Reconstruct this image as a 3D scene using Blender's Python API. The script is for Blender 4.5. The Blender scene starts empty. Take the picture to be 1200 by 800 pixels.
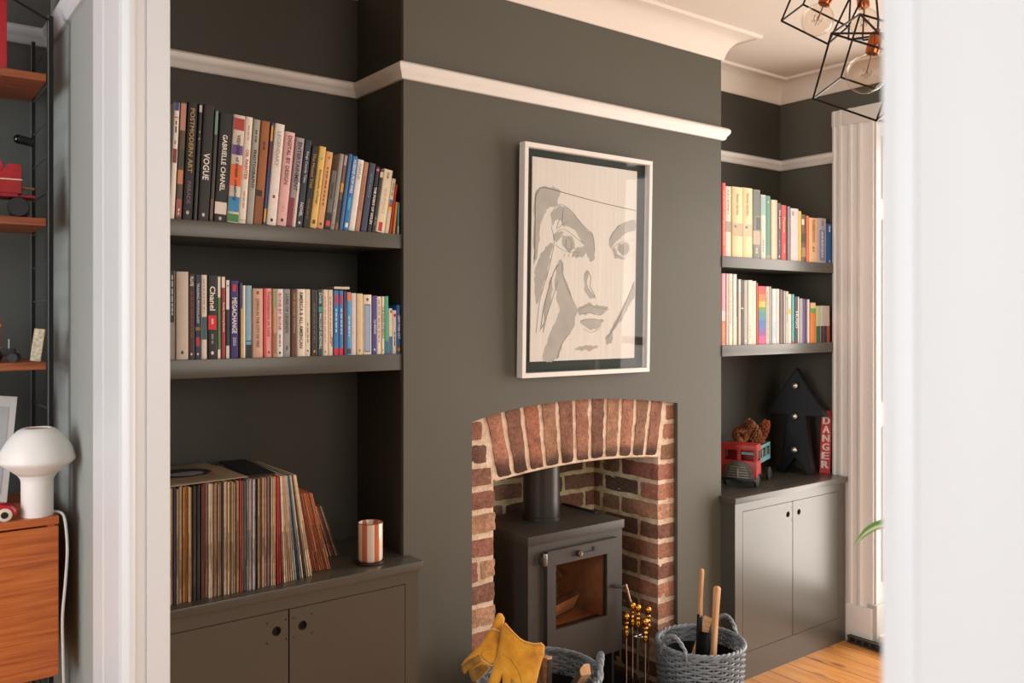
import bpy, bmesh, math, random
from mathutils import Vector, Matrix, noise
R = math.radians
PI = math.pi
random.seed(7)
scene = bpy.context.scene
COL = scene.collection

# ------------------------------------------------------------------ colours and materials
def lin(h):
    h = h.lstrip('#')
    o = []
    for i in (0, 2, 4):
        c = int(h[i:i+2], 16) / 255
        o.append(c / 12.92 if c <= .04045 else ((c + .055) / 1.055) ** 2.4)
    return (o[0], o[1], o[2], 1)

def newmat(name):
    m = bpy.data.materials.new(name); m.use_nodes = True
    nt = m.node_tree
    return m, nt, nt.nodes['Principled BSDF']

def node(nt, t, **kw):
    n = nt.nodes.new(t)
    for k, v in kw.items():
        if k in n.inputs: n.inputs[k].default_value = v
        else: setattr(n, k, v)
    return n

def coords(nt, scale=(1, 1, 1), rot=(0, 0, 0)):
    tc = nt.nodes.new('ShaderNodeTexCoord'); mp = nt.nodes.new('ShaderNodeMapping')
    mp.inputs['Scale'].default_value = scale; mp.inputs['Rotation'].default_value = rot
    nt.links.new(tc.outputs['Object'], mp.inputs['Vector'])
    return mp.outputs['Vector']

def ramp(nt, fac, stops):
    r = nt.nodes.new('ShaderNodeValToRGB')
    while len(r.color_ramp.elements) < len(stops): r.color_ramp.elements.new(.5)
    for e, (p, c) in zip(r.color_ramp.elements, stops):
        e.position = p; e.color = lin(c) if isinstance(c, str) else c
    nt.links.new(fac, r.inputs['Fac'])
    return r.outputs['Color']

def bump(nt, b, fac, strength=.2, dist=.002):
    n = node(nt, 'ShaderNodeBump', Strength=strength, Distance=dist)
    nt.links.new(fac, n.inputs['Height']); nt.links.new(n.outputs['Normal'], b.inputs['Normal'])

_plain = {}
def plain(h, rough=.55, var=.06, scale=18, metal=0.0, coat=0.0, bmp=0.0, bscale=120):
    """Flat colour broken up by a little procedural noise."""
    key = (h, rough, var, scale, metal, coat, bmp, bscale)
    if key in _plain: return _plain[key]
    m, nt, b = newmat('paint_' + h)
    c = lin(h)
    v = coords(nt)
    n = node(nt, 'ShaderNodeTexNoise', Scale=scale, Detail=3.0)
    nt.links.new(v, n.inputs['Vector'])
    lo = tuple(x * (1 - var) for x in c[:3]) + (1,); hi = tuple(min(1, x * (1 + var)) for x in c[:3]) + (1,)
    nt.links.new(ramp(nt, n.outputs['Fac'], [(.3, lo), (.7, hi)]), b.inputs['Base Color'])
    b.inputs['Roughness'].default_value = rough; b.inputs['Metallic'].default_value = metal
    b.inputs['Coat Weight'].default_value = coat
    if bmp:
        n2 = node(nt, 'ShaderNodeTexNoise', Scale=bscale, Detail=2.0)
        nt.links.new(v, n2.inputs['Vector']); bump(nt, b, n2.outputs['Fac'], bmp, .001)
    _plain[key] = m
    return m

def wood(name, c1, c2, c3, scale=(1, 1, 1), rings=6, rough=.45, rot=(0, 0, 0), bmp=.1, coat=0.0):
    m, nt, b = newmat(name)
    v = coords(nt, scale, rot)
    w = node(nt, 'ShaderNodeTexNoise', Scale=rings, Detail=5.0, Roughness=.6, Distortion=.4)
    nt.links.new(v, w.inputs['Vector'])
    nt.links.new(ramp(nt, w.outputs['Fac'], [(.3, c1), (.5, c2), (.7, c3)]), b.inputs['Base Color'])
    b.inputs['Roughness'].default_value = rough; b.inputs['Coat Weight'].default_value = coat
    bump(nt, b, w.outputs['Fac'], bmp, .001)
    return m

def attr_mat(name, rough=.85, nscale=60, dark='120C0A', amt=.45, bstr=.6, bdist=.004):
    """Colour read from the mesh attribute 'tint' (one tint per brick / scale), roughened by noise."""
    m, nt, b = newmat(name)
    a = nt.nodes.new('ShaderNodeAttribute'); a.attribute_name = 'tint'
    v = coords(nt)
    n = node(nt, 'ShaderNodeTexNoise', Scale=nscale, Detail=6.0, Roughness=.7)
    nt.links.new(v, n.inputs['Vector'])
    mx = nt.nodes.new('ShaderNodeMixRGB'); mx.blend_type = 'MULTIPLY'; mx.inputs['Fac'].default_value = amt
    nt.links.new(a.outputs['Color'], mx.inputs['Color1'])
    nt.links.new(ramp(nt, n.outputs['Fac'], [(.30, (.16, .13, .12, 1)), (.44, (.8, .78, .76, 1)), (.56, (1.05, 1.02, 1.0, 1)), (.72, (1.9, 1.8, 1.7, 1))]), mx.inputs['Color2'])
    nt.links.new(mx.outputs['Color'], b.inputs['Base Color'])
    b.inputs['Roughness'].default_value = rough
    n2 = node(nt, 'ShaderNodeTexNoise', Scale=nscale * 2.5, Detail=5.0)
    nt.links.new(v, n2.inputs['Vector']); bump(nt, b, n2.outputs['Fac'], bstr, bdist)
    return m

def glass_thin(name, tint=(1, 1, 1, 1), refl=.022, rough=.02):
    """Thin pane: transparent with a fresnel reflection."""
    m = bpy.data.materials.new(name); m.use_nodes = True; nt = m.node_tree
    nt.nodes.clear()
    out = nt.nodes.new('ShaderNodeOutputMaterial')
    t = nt.nodes.new('ShaderNodeBsdfTransparent'); t.inputs['Color'].default_value = tint
    g = nt.nodes.new('ShaderNodeBsdfGlossy'); g.inputs['Roughness'].default_value = rough
    lw = nt.nodes.new('ShaderNodeLayerWeight'); lw.inputs['Blend'].default_value = .5
    p = nt.nodes.new('ShaderNodeMath'); p.operation = 'POWER'; p.inputs[1].default_value = 4.5; nt.links.new(lw.outputs['Facing'], p.inputs[0])
    f = nt.nodes.new('ShaderNodeMath'); f.operation = 'MULTIPLY_ADD'; f.inputs[1].default_value = .7; f.inputs[2].default_value = refl; nt.links.new(p.outputs[0], f.inputs[0])
    mx = nt.nodes.new('ShaderNodeMixShader')
    nt.links.new(f.outputs[0], mx.inputs['Fac']); nt.links.new(t.outputs[0], mx.inputs[1]); nt.links.new(g.outputs[0], mx.inputs[2])
    nt.links.new(mx.outputs[0], out.inputs['Surface'])
    return m

# ------------------------------------------------------------------ mesh builder
class MB:
    def __init__(s): s.v = []; s.f = []; s.m = []; s.c = []; s.usecol = False
    def add(s, verts, faces, mat=0, M=None, col=None):
        o = len(s.v)
        for p in verts:
            p = Vector(p)
            s.v.append(M @ p if M else p)
        if col is not None: s.usecol = True
        cols = col if isinstance(col, list) else [col or (1, 1, 1, 1)] * len(verts)
        s.c += cols
        for f in faces: s.f.append(tuple(i + o for i in f)); s.m.append(mat)
        return s
    def bm(s, bm, mat=0, M=None, col=None):
        bm.verts.index_update()
        s.add([v.co.copy() for v in bm.verts], [[v.index for v in f.verts] for f in bm.faces], mat, M, col); bm.free(); return s
    def box(s, x0, x1, y0, y1, z0, z1, mat=0, bevel=0, M=None, seg=2, col=None):
        bm = bmesh.new(); bmesh.ops.create_cube(bm, size=1)
        for v in bm.verts:
            v.co = Vector(((x0 + x1) / 2 + v.co.x * (x1 - x0), (y0 + y1) / 2 + v.co.y * (y1 - y0), (z0 + z1) / 2 + v.co.z * (z1 - z0)))
        if bevel: bmesh.ops.bevel(bm, geom=list(bm.edges), offset=bevel, segments=seg, affect='EDGES', profile=.6)
        return s.bm(bm, mat, M, col)
    def prism(s, poly, h0, h1, axis='z', mat=0, M=None, bevel=0, col=None):
        """Extrude a 2-D outline: axis z -> (x,y), axis y -> (x,z), axis x -> (y,z)."""
        def P(p, h): return {'z': (p[0], p[1], h), 'y': (p[0], h, p[1]), 'x': (h, p[0], p[1])}[axis]
        n = len(poly)
        bm = bmesh.new()
        a = [bm.verts.new(P(p, h0)) for p in poly]; b = [bm.verts.new(P(p, h1)) for p in poly]
        bm.faces.new(a[::-1]); bm.faces.new(b)
        for i in range(n): bm.faces.new((a[i], a[(i+1) % n], b[(i+1) % n], b[i]))
        bmesh.ops.recalc_face_normals(bm, faces=list(bm.faces))
        if bevel: bmesh.ops.bevel(bm, geom=list(bm.edges), offset=bevel, segments=2, affect='EDGES', profile=.6)
        return s.bm(bm, mat, M, col)
    def tube(s, pts, r, n=8, mat=0, closed=False, caps=True, M=None, col=None):
        pts = [Vector(p) for p in pts]; N = len(pts)
        rr = r if isinstance(r, (list, tuple)) else [r] * N
        V = []; F = []
        up = None
        for i, p in enumerate(pts):
            if closed: t = pts[(i+1) % N] - pts[i-1]
            else: t = pts[min(i+1, N-1)] - pts[max(i-1, 0)]
            if t.length < 1e-9: t = Vector((0, 0, 1))
            t.normalize()
            if up is None:
                up = Vector((0, 0, 1)) if abs(t.z) < .9 else Vector((1, 0, 0))
            side = t.cross(up)
            if side.length < 1e-6: side = t.cross(Vector((.3, 1, .2)))
            side.normalize(); up = side.cross(t).normalized()
            for k in range(n):
                a = 2 * PI * k / n
                V.append(p + (side * math.cos(a) + up * math.sin(a)) * rr[i])
        for i in range(N if closed else N - 1):
            j = (i + 1) % N
            for k in range(n):
                l = (k + 1) % n
                F.append((i*n+k, i*n+l, j*n+l, j*n+k))
        if caps and not closed:
            F.append(tuple(range(n))[::-1]); F.append(tuple((N-1)*n+k for k in range(n)))
        return s.add(V, F, mat, M, col)
    def lathe(s, prof, n=32, mat=0, M=None, c=(0, 0, 0), col=None, cap=True):
        V = []; F = []; K = len(prof)
        for i in range(n):
            a = 2 * PI * i / n
            for r, z in prof: V.append((c[0] + r * math.cos(a), c[1] + r * math.sin(a), c[2] + z))
        for i in range(n):
            j = (i + 1) % n
            for k in range(K - 1): F.append((i*K+k, j*K+k, j*K+k+1, i*K+k+1))
        if cap and prof[0][0] > 1e-3: F.append(tuple(i*K for i in range(n))[::-1])
        if cap and prof[-1][0] > 1e-3: F.append(tuple(i*K+K-1 for i in range(n)))
        return s.add(V, F, mat, M, col)
    def sphere(s, c, r, mat=0, n=20, sc=(1, 1, 1), M=None):
        prof = [(max(1e-6, r * math.sin(PI * k / 12)), -r * math.cos(PI * k / 12)) for k in range(13)]
        T = Matrix.Translation(c) @ Matrix.Diagonal((*sc, 1))
        return s.lathe(prof, n, mat, (M @ T) if M else T)
    def build(s, name, mats, parent=None, loc=None, smooth=35):
        me = bpy.data.meshes.new(name)
        me.from_pydata([tuple(v) for v in s.v], [], s.f)
        if not isinstance(mats, (list, tuple)): mats = [mats]
        for m in mats: me.materials.append(m)
        for p, i in zip(me.polygons, s.m): p.material_index = i
        if s.usecol:
            at = me.color_attributes.new('tint', 'FLOAT_COLOR', 'POINT')
            for i, c in enumerate(s.c): at.data[i].color = c
        bm = bmesh.new(); bm.from_mesh(me)
        bmesh.ops.remove_doubles(bm, verts=list(bm.verts), dist=4e-6)
        bm.to_mesh(me); bm.free()
        if smooth:
            for p in me.polygons: p.use_smooth = True
            me.set_sharp_from_angle(angle=R(smooth))
        me.update()
        o = bpy.data.objects.new(name, me); COL.objects.link(o)
        if parent: o.parent = parent
        if loc: o.location = loc
        return o

def tag(o, label=None, cat=None, group=None, kind=None):
    if label: o['label'] = label
    if cat: o['category'] = cat
    if group: o['group'] = group
    if kind: o['kind'] = kind
    return o

def thing(name, label, cat, loc=(0, 0, 0), rot=(0, 0, 0), group=None):
    o = bpy.data.objects.new(name, None); COL.objects.link(o)
    o.empty_display_size = .05
    o.location = loc; o.rotation_euler = rot
    return tag(o, label, cat, group)

def structure(name, mb, mats, label=None, smooth=35):
    o = mb.build(name, mats, smooth=smooth); tag(o, label, kind='structure')
    return o

# flat lettering as mesh ------------------------------------------------
_txt = {}
def text_geo(s):
    """Verts (x,y) and faces of a word in the built-in font, normalised: x 0..w, y 0..1 (cap height)."""
    if s in _txt: return _txt[s]
    cu = bpy.data.curves.new('lettering', 'FONT'); cu.body = s; cu.size = 1; cu.resolution_u = 2; cu.offset = .018
    ob = bpy.data.objects.new('lettering', cu); COL.objects.link(ob)
    dg = bpy.context.evaluated_depsgraph_get()
    me = bpy.data.meshes.new_from_object(ob.evaluated_get(dg))
    V = [(v.co.x, v.co.y) for v in me.vertices]; F = [tuple(p.vertices) for p in me.polygons]
    bpy.data.objects.remove(ob); bpy.data.curves.remove(cu); bpy.data.meshes.remove(me)
    x0 = min(v[0] for v in V); x1 = max(v[0] for v in V); y0 = min(v[1] for v in V); y1 = max(v[1] for v in V)
    h = y1 - y0
    V = [((x - x0) / h, (y - y0) / h) for x, y in V]
    _txt[s] = (V, F, (x1 - x0) / h)
    return _txt[s]
SHELF_A =[
 (0.6830,0.0161,0.323,2.64,'EFE6DB','white hardback with blue head band','h',[('b', 0.93, 1, '3A4A8C'), ('b', 0.48, 0.6, '8C3A36', 0.15, 0.85), ('h', 'ART', 0.87, 'B03A30', 0.6), ('d', 0.74, 0.84, '4A4644'), ('d', 0.64, 0.67, '8A8480')]),
 (0.6992,0.0190,0.326,2.72,'5B4A3C','brown book with salmon pink top','h',[('b', 0.76, 0.99, 'C98A7C'), ('b', 0.3, 0.42, 'D08A5A'), ('b', 0.44, 0.6, '3C4238'), ('b', 0.02, 0.17, 'A85A50'), ('d', 0.04, 0.09, 'E9DFD2')]),
 (0.7182,0.0293,0.329,2.83,'19181C','black hardback with gold lettering','h',[('t', 'POSTMODERN ART', 0.4, 0.95, 'B9955A', 0.5), ('t', 'PARADE', 0.12, 0.34, '7E5A78', 0.4), ('o', 0.06, 'C8C0B4')]),
 (0.7475,0.0122,0.328,2.93,'232224','thin black book with grey tab','p',[('b', 0.93, 0.99, 'C9C6C0'), ('o', 0.7, 'C9C6C0'), ('o', 0.76, 'C9C6C0')]),
 (0.7597,0.0323,0.329,3.03,'1D1B1B','wide black hardback with large white lettering','h',[('t', 'VOGUE', 0.35, 0.58, 'F2ECE4', 0.62), ('o', 0.05, 'D8D0C8')]),
 (0.7919,0.0127,0.318,3.16,'3A352F','narrow dark book with teal top','p',[('b', 0.78, 0.99, '6F9A8E'), ('b', 0.02, 0.2, '6E5A48')]),
 (0.8047,0.0382,0.312,3.42,'171617','black hardback with bold white lettering','h',[('t', 'GABRIELLE CHANEL', 0.28, 0.8, 'F4EFE8', 0.42), ('b', 0.07, 0.18, 'E9DFD6', 0.05, 0.95), ('o', 0.03, 'D0C8C0')]),
 (0.8428,0.0351,0.312,3.79,'DDD2C6','white book with bright geometric colour blocks','h',[('b', 0.86, 0.97, 'B33A3A'), ('b', 0.63, 0.72, '6E4A96'), ('b', 0.34, 0.54, 'EE6A28'), ('b', 0.1, 0.24, '2E8FC6'), ('b', 0.01, 0.08, '3C8F4A'), ('t', 'VISIONS of british creativity', 0.1, 0.92, '201C1C', 0.42)]),
 (0.8779,0.0216,0.312,4.07,'EFE6D6','cream hardback with red lettering','h',[('t', 'OIL PAINTER', 0.38, 0.72, 'C23A34', 0.5), ('d', 0.78, 0.92, 'D8A08A'), ('d', 0.12, 0.3, 'D8A08A'), ('b', 0.03, 0.035, 'B89A7A')]),
 (0.8995,0.0218,0.308,4.32,'A9A8A2','grey hardback with black lettering','h',[('t', 'PHOTOGRAPHY', 0.3, 0.74, '1E1E1E', 0.5), ('d', 0.78, 0.9, '55534F')]),
 (0.9213,0.0280,0.307,4.71,'A2622F','wood brown book with torn dark patch','h',[('b', 0.27, 0.33, '2A2018', 0.0, 0.7), ('d', 0.72, 0.8, '5A3216'), ('b', 0.0, 0.26, '8E5428')]),
 (0.9493,0.0104,0.306,5.01,'3B4F8C','thin blue book with yellow ends','p',[('b', 0.82, 0.97, 'E8B422'), ('b', 0.55, 0.8, '7A2A28'), ('b', 0.03, 0.16, 'E3B030')]),
 (0.9597,0.0306,0.304,5.33,'EDE5E0','white hardback with faint grey lettering','h',[('t', 'LEGENDARY', 0.55, 0.95, 'A9A4A0', 0.42), ('o', 0.28, '8E3048'), ('o', 0.05, '2A2628')]),
 (0.9913,0.0313,0.284,5.84,'EBB9B6','pale pink hardback with dark lettering','h',[('t', 'DIGITAL BY DESIGN', 0.44, 0.96, '5A4448', 0.45), ('o', 0.06, '2A2226'), ('d', 0.15, 0.22, 'D9A4A2')]),
 (1.0232,0.0280,0.271,6.36,'A79AA0','mauve patterned book with red foot','h',[('t', 'ENTERTAINMENT', 0.4, 0.95, '3C3640', 0.5), ('b', 0.0, 0.32, '8A2A3A', 0, 0.55), ('b', 0.0, 0.5, 'E6DCD0', 0.72, 0.98)]),
 (1.0512,0.0223,0.269,6.78,'232C3E','navy hardback with white script','h',[('t', 'Kings Courtly Tales', 0.42, 0.95, 'C8CCD4', 0.5), ('t', 'NOVEL', 0.12, 0.28, 'E6E4E0', 0.5), ('o', 0.05, 'E6E4E0')]),
 (1.0735,0.0220,0.252,7.15,'1E1B1A','black book with gold lettering','h',[('t', 'The Hound Trial', 0.45, 0.95, 'B28A4A', 0.5), ('d', 0.1, 0.35, '6A5A40')]),
 (1.0956,0.0234,0.254,7.49,'E3BF6E','yellow book with dark script lettering','h',[('t', 'Encyclopedia of Design', 0.25, 0.75, '6A5022', 0.45), ('o', 0.85, '8FAE7A'), ('b', 0.05, 0.1, '5A4A2A', 0.3, 0.7)]),
 (1.1189,0.0242,0.241,7.83,'DFA96E','peach book with small brown lettering','p',[('d', 0.3, 0.8, '8A5A30'), ('o', 0.92, 'B07840'), ('o', 0.06, '6A4A2A')]),
 (1.1431,0.0199,0.184,8.06,'62625E','short grey paperback with pink foot','p',[('t', 'HERITAGE', 0.35, 0.95, '30302E', 0.4), ('b', 0.0, 0.28, '1E1C1E'), ('b', 0.05, 0.14, 'D8405A', 0.2, 0.9)]),
 (1.1630,0.0160,0.240,8.16,'98958F','light grey slim hardback','h',[('o', 0.25, 'C8C4BC'), ('o', 0.06, '6A6864')]),
 (1.1791,0.0138,0.239,8.24,'7A5A44','slim brown book with amber picture','p',[('b', 0.86, 0.99, 'B49AA0'), ('b', 0.5, 0.62, 'E0A030'), ('b', 0.1, 0.4, '4A3C34'), ('b', 0, 0.06, 'B06A2C')]),
 (1.1929,0.0139,0.243,8.32,'3E6A9E','slim steel blue hardback','h',[]),
 (1.2068,0.0193,0.238,8.41,'1F78BC','bright blue book with white lettering','h',[('t', 'HUSBAND FROM MARS', 0.5, 0.95, 'EAF0F4', 0.6), ('b', 0.28, 0.44, '3FB0D8', 0.3, 0.7), ('b', 0.04, 0.1, 'E6EEF4', 0.3, 0.8)]),
 (1.2261,0.0230,0.229,8.52,'E8E4E0','white book with pale grey lettering','p',[('t', 'ICARUS', 0.7, 0.96, 'A8A4A4', 0.45)]),
 (1.2492,0.0179,0.224,8.63,'B88468','dusty terracotta paperback','p',[('d', 0.3, 0.8, '96664C')]),
 (1.2670,0.0235,0.222,8.74,'3A435C','slate navy hardback','h',[('d', 0.5, 0.85, '6A748C')]),
 (1.2905,0.0158,0.214,8.81,'171515','black paperback with white capitals','p',[('t', 'THE POINT OF VIOLIN', 0.12, 0.68, 'F0EAE2', 0.7), ('b', 0.93, 0.965, 'E86A8A', 0.2, 0.8)]),
 (1.3063,0.0153,0.204,8.84,'26221F','slim black paperback with cream tab','p',[('b', 0.88, 0.97, 'D8C8A4'), ('d', 0.1, 0.25, '8A8278')]),
 (1.3215,0.0337,0.207,8.87,'EADCC0','cream book with red foot mark','p',[('b', 0.02, 0.16, 'D0242C', 0.25, 0.65), ('t', 'ROOM', 0.86, 0.95, '3A342C', 0.25), ('d', 0.3, 0.7, 'D6C6A6')]),
 (1.3552,0.0159,0.181,8.91,'E4D6B8','cream paperback with coloured squares','p',[('b', 0.55, 0.61, '2E8AB4'), ('b', 0.48, 0.545, 'D0283A'), ('b', 0.42, 0.475, 'E8C22A'), ('d', 0.68, 0.92, '8A7C60')]),
 (1.3711,0.0088,0.163,8.92,'B5342E','thin red paperback','p',[]),
 (1.3853,0.0089,0.105,6.00,'F0983A','small orange paperback','p',[]),
 (1.4014,0.0074,0.104,2.00,'4E9AA6','small teal paperback with pale foot','p',[('b', 0.03, 0.25, 'D8DCD4')]),
]
SHELF_B =[
 (0.6830,0.0177,0.246,0.00,'1D1C1C','black hardback with white edge stripe','h',[('b', 0, 1, 'E6E0DA', 0.86, 0.99), ('b', 0, 0.42, '8A8682', 0.1, 0.8), ('d', 0.5, 0.95, 'B8B2AC')]),
 (0.7017,0.0337,0.244,0.00,'C9B9AD','wide plain stone coloured hardback','h',[('o', 0.08, '4A4440')]),
 (0.7353,0.0182,0.238,0.00,'3A221C','dark brown book with white top lettering','h',[('t', 'FLUTE', 0.86, 0.97, 'F0E8E0', 0.5), ('d', 0.25, 0.8, '8A2A24'), ('o', 0.06, 'D8D0C8')]),
 (0.7535,0.0170,0.237,0.00,'25304E','navy book with white lettering','h',[('t', 'TRADING PSYCHOLOGY', 0.42, 0.9, 'D8DCE4', 0.45), ('b', 0.34, 0.38, '8A7440'), ('b', 0.15, 0.26, 'B03040', 0.2, 0.8), ('o', 0.06, 'E0DCD8')]),
 (0.7705,0.0171,0.237,0.00,'E4D8CA','pale book with wide teal band','h',[('b', 0.23, 0.5, '34606A'), ('d', 0.55, 0.95, 'BFA898')]),
 (0.7881,0.0269,0.236,0.00,'171617','black hardback with red square','h',[('t', 'Chanel', 0.58, 0.87, 'F4EEE6', 0.66), ('b', 0.35, 0.52, 'E01830'), ('d', 0.39, 0.48, 'F4B8B0'), ('d', 0.18, 0.3, '8A8480'), ('o', 0.07, 'E8E0D8')]),
 (0.8150,0.0112,0.235,0.00,'4E7F4A','white and green banded slim book','p',[('b', 0.74, 0.99, 'EFE8DC'), ('b', 0, 0.11, 'EFE8DC')]),
 (0.8262,0.0127,0.235,0.00,'A32A32','slim red book with white cap','p',[('b', 0.86, 0.99, 'EFE8DC'), ('t', 'Sunday Morning Murder', 0.2, 0.8, 'F2DCD4', 0.6)]),
 (0.8389,0.0128,0.226,0.00,'23231F','slim book half white half black','p',[('b', 0.62, 0.99, 'EDE6DE'), ('b', 0, 0.16, 'E6DED2'), ('o', 0.92, '2A2626')]),
 (0.8521,0.0253,0.223,0.00,'332B74','purple hardback with bold white capitals','h',[('t', 'MEGACHANGE', 0.32, 0.78, 'F2EEF0', 0.62), ('t', '2050', 0.16, 0.27, 'C8C0DC', 0.4), ('b', 0.86, 0.95, 'D8283A', 0.3, 0.7)]),
 (0.8774,0.0115,0.217,0.00,'2E1F3C','slim dark purple book with yellow edge','p',[('b', 0, 0.66, 'E8C026', 0.6, 0.98)]),
 (0.8890,0.0085,0.210,0.00,'E9E2DC','thin white paperback beside pale blue book','p',[]),
 (0.8975,0.0197,0.210,0.00,'8CB6CC','pale blue book with black foot','h',[('b', 0, 0.2, '1E2226'), ('b', 0.22, 0.24, '2A6AA8'), ('b', 0.18, 0.2, '5AA8D8')]),
 (0.9178,0.0318,0.202,0.00,'D6AC96','dusty pink hardback with dark lettering','h',[('t', 'LIVING IN THE CITY OF FIRE', 0.15, 0.85, '6A4A44', 0.3), ('o', 0.94, '8A4A40')]),
 (0.9496,0.0088,0.203,0.00,'C4242E','thin scarlet paperback','p',[]),
 (0.9584,0.0203,0.203,0.00,'EFA9A6','candy pink paperback with red lettering','p',[('t', 'Conversations on Love', 0.3, 0.95, 'B8303C', 0.5), ('o', 0.07, 'A82430')]),
 (0.9787,0.0123,0.202,0.00,'C99A72','slim tan book with green top','p',[('b', 0.72, 0.98, '8FA878'), ('b', 0.05, 0.35, 'B06A48')]),
 (0.9910,0.0209,0.202,0.00,'E6E2E0','white paperback with red capitals','p',[('t', 'BONE BY BONE', 0.38, 0.95, 'D04A4E', 0.5), ('d', 0.15, 0.33, '8A8A90'), ('o', 0.06, '2A2A2A')]),
 (1.0120,0.0236,0.202,0.00,'9B9C9A','mid grey paperback with dark lettering','p',[('t', 'LORE OF LEGENDS', 0.35, 0.93, '44464A', 0.42), ('d', 0.08, 0.16, '5A5A5C')]),
 (1.0355,0.0200,0.202,0.00,'5F3B24','chocolate brown hardback','h',[('t', 'THE SECOND WOMAN', 0.35, 0.95, 'B89A7C', 0.4)]),
 (1.0555,0.0262,0.203,0.00,'EADFCC','ivory paperback with black capitals','p',[('t', 'AMERICA & ALL AMERICAN', 0.12, 0.96, '3A322A', 0.45)]),
 (1.0818,0.0182,0.203,0.00,'E8DCC8','ivory paperback with small red emblem','p',[('d', 0.2, 0.5, '9A8C7A'), ('o', 0.08, 'B03A24')]),
 (1.1005,0.0223,0.202,0.00,'2A211D','near black paperback with orange emblem','p',[('d', 0.2, 0.8, '6A5A4C'), ('o', 0.07, 'E08A3A')]),
 (1.1228,0.0174,0.203,0.00,'1F4048','dark teal paperback with white lettering','p',[('t', 'Drink', 0.78, 0.95, 'C8DCDC', 0.6), ('b', 0.66, 0.74, '3FA8A8', 0.2, 0.8), ('t', 'MALCOLM GLADWELL', 0.1, 0.64, 'DCE8E6', 0.5)]),
 (1.1403,0.0170,0.203,0.00,'E7D5BE','cream paperback beside the dark teal one','p',[('d', 0.2, 0.9, 'C8A890'), ('o', 0.06, '8A7A68')]),
 (1.1573,0.0172,0.203,0.00,'E9D9C2','cream paperback beside the blue pair','p',[('d', 0.15, 0.9, 'D08A7A'), ('b', 0.14, 0.28, '8A8478', 0.7, 0.98)]),
 (1.1750,0.0179,0.201,0.00,'2F7FC0','blue paperback with red foot','p',[('b', 0, 0.11, 'E01838'), ('b', 0.78, 0.94, 'D02840', 0.25, 0.75), ('d', 0.32, 0.72, 'CFE0EC')]),
 (1.1929,0.0151,0.201,0.00,'3580BE','red footed blue paperback beside plum one','p',[('b', 0, 0.11, 'E01838'), ('b', 0.78, 0.94, 'D02840', 0.25, 0.75), ('d', 0.32, 0.72, 'CFE0EC')]),
 (1.2080,0.0117,0.199,0.00,'5A1F3C','thin plum paperback','p',[('b', 0.8, 0.97, '3A3A6E')]),
 (1.2197,0.0153,0.197,0.00,'38A0DC','sky blue paperback with orange top','p',[('b', 0.86, 0.99, 'F07A24'), ('d', 0.3, 0.62, 'CFE6F2'), ('b', 0.02, 0.1, '4A4444')]),
 (1.2350,0.0178,0.194,0.00,'D9D2D6','pale lilac paperback','p',[]),
 (1.2527,0.0227,0.193,0.00,'DCC49C','tan paperback with plain spine','p',[('o', 0.07, 'B0804A')]),
 (1.2760,0.0308,0.190,0.00,'EADBBE','cream book with blue framed panel','p',[('b', 0.04, 0.84, '5A78A8', 0.15, 0.85), ('b', 0.06, 0.82, '9CB2CE', 0.22, 0.78), ('o', 0.92, '4A5A8A')]),
 (1.3069,0.0196,0.187,0.00,'473C8C','violet paperback with white lettering','p',[('t', 'QUEENS', 0.32, 0.62, 'D8D4EC', 0.5), ('o', 0.08, 'D8D4EC')]),
 (1.3265,0.0154,0.185,0.00,'EDE2CE','ivory paperback with small dark lettering','p',[('d', 0.2, 0.95, '8A8070')]),
 (1.3419,0.0118,0.185,0.00,'E6D8BC','slim ivory paperback with red emblem','p',[('t', 'THE SHAPE OF MINDS', 0.15, 0.95, '4A443A', 0.6), ('o', 0.07, 'B03A24')]),
 (1.3536,0.0150,0.186,0.00,'49B090','green paperback with blue foot','p',[('b', 0, 0.22, '2A7AA0')]),
 (1.3699,0.0144,0.147,0.00,'EDE4D6','small white paperback with blue foot','p',[('b', 0, 0.38, '4A7AA8', 0.1, 0.9), ('b', 0.9, 0.96, 'D0442E', 0.4, 0.8)]),
 (1.3843,0.0139,0.141,0.00,'EFE8DC','smaller white paperback beside blue one','p',[('d', 0.15, 0.5, '2A3A5A'), ('b', 0.85, 0.92, 'D0302E', 0.2, 0.8)]),
 (1.3982,0.0138,0.158,0.00,'2262B4','small blue paperback beside the chimney wall','p',[('t', 'NEW YORK CITY', 0.3, 0.78, 'E6EEF6', 0.7), ('b', 0.02, 0.18, '4A6A4A'), ('b', 0.06, 0.12, 'E07A2A')]),
]
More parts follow.
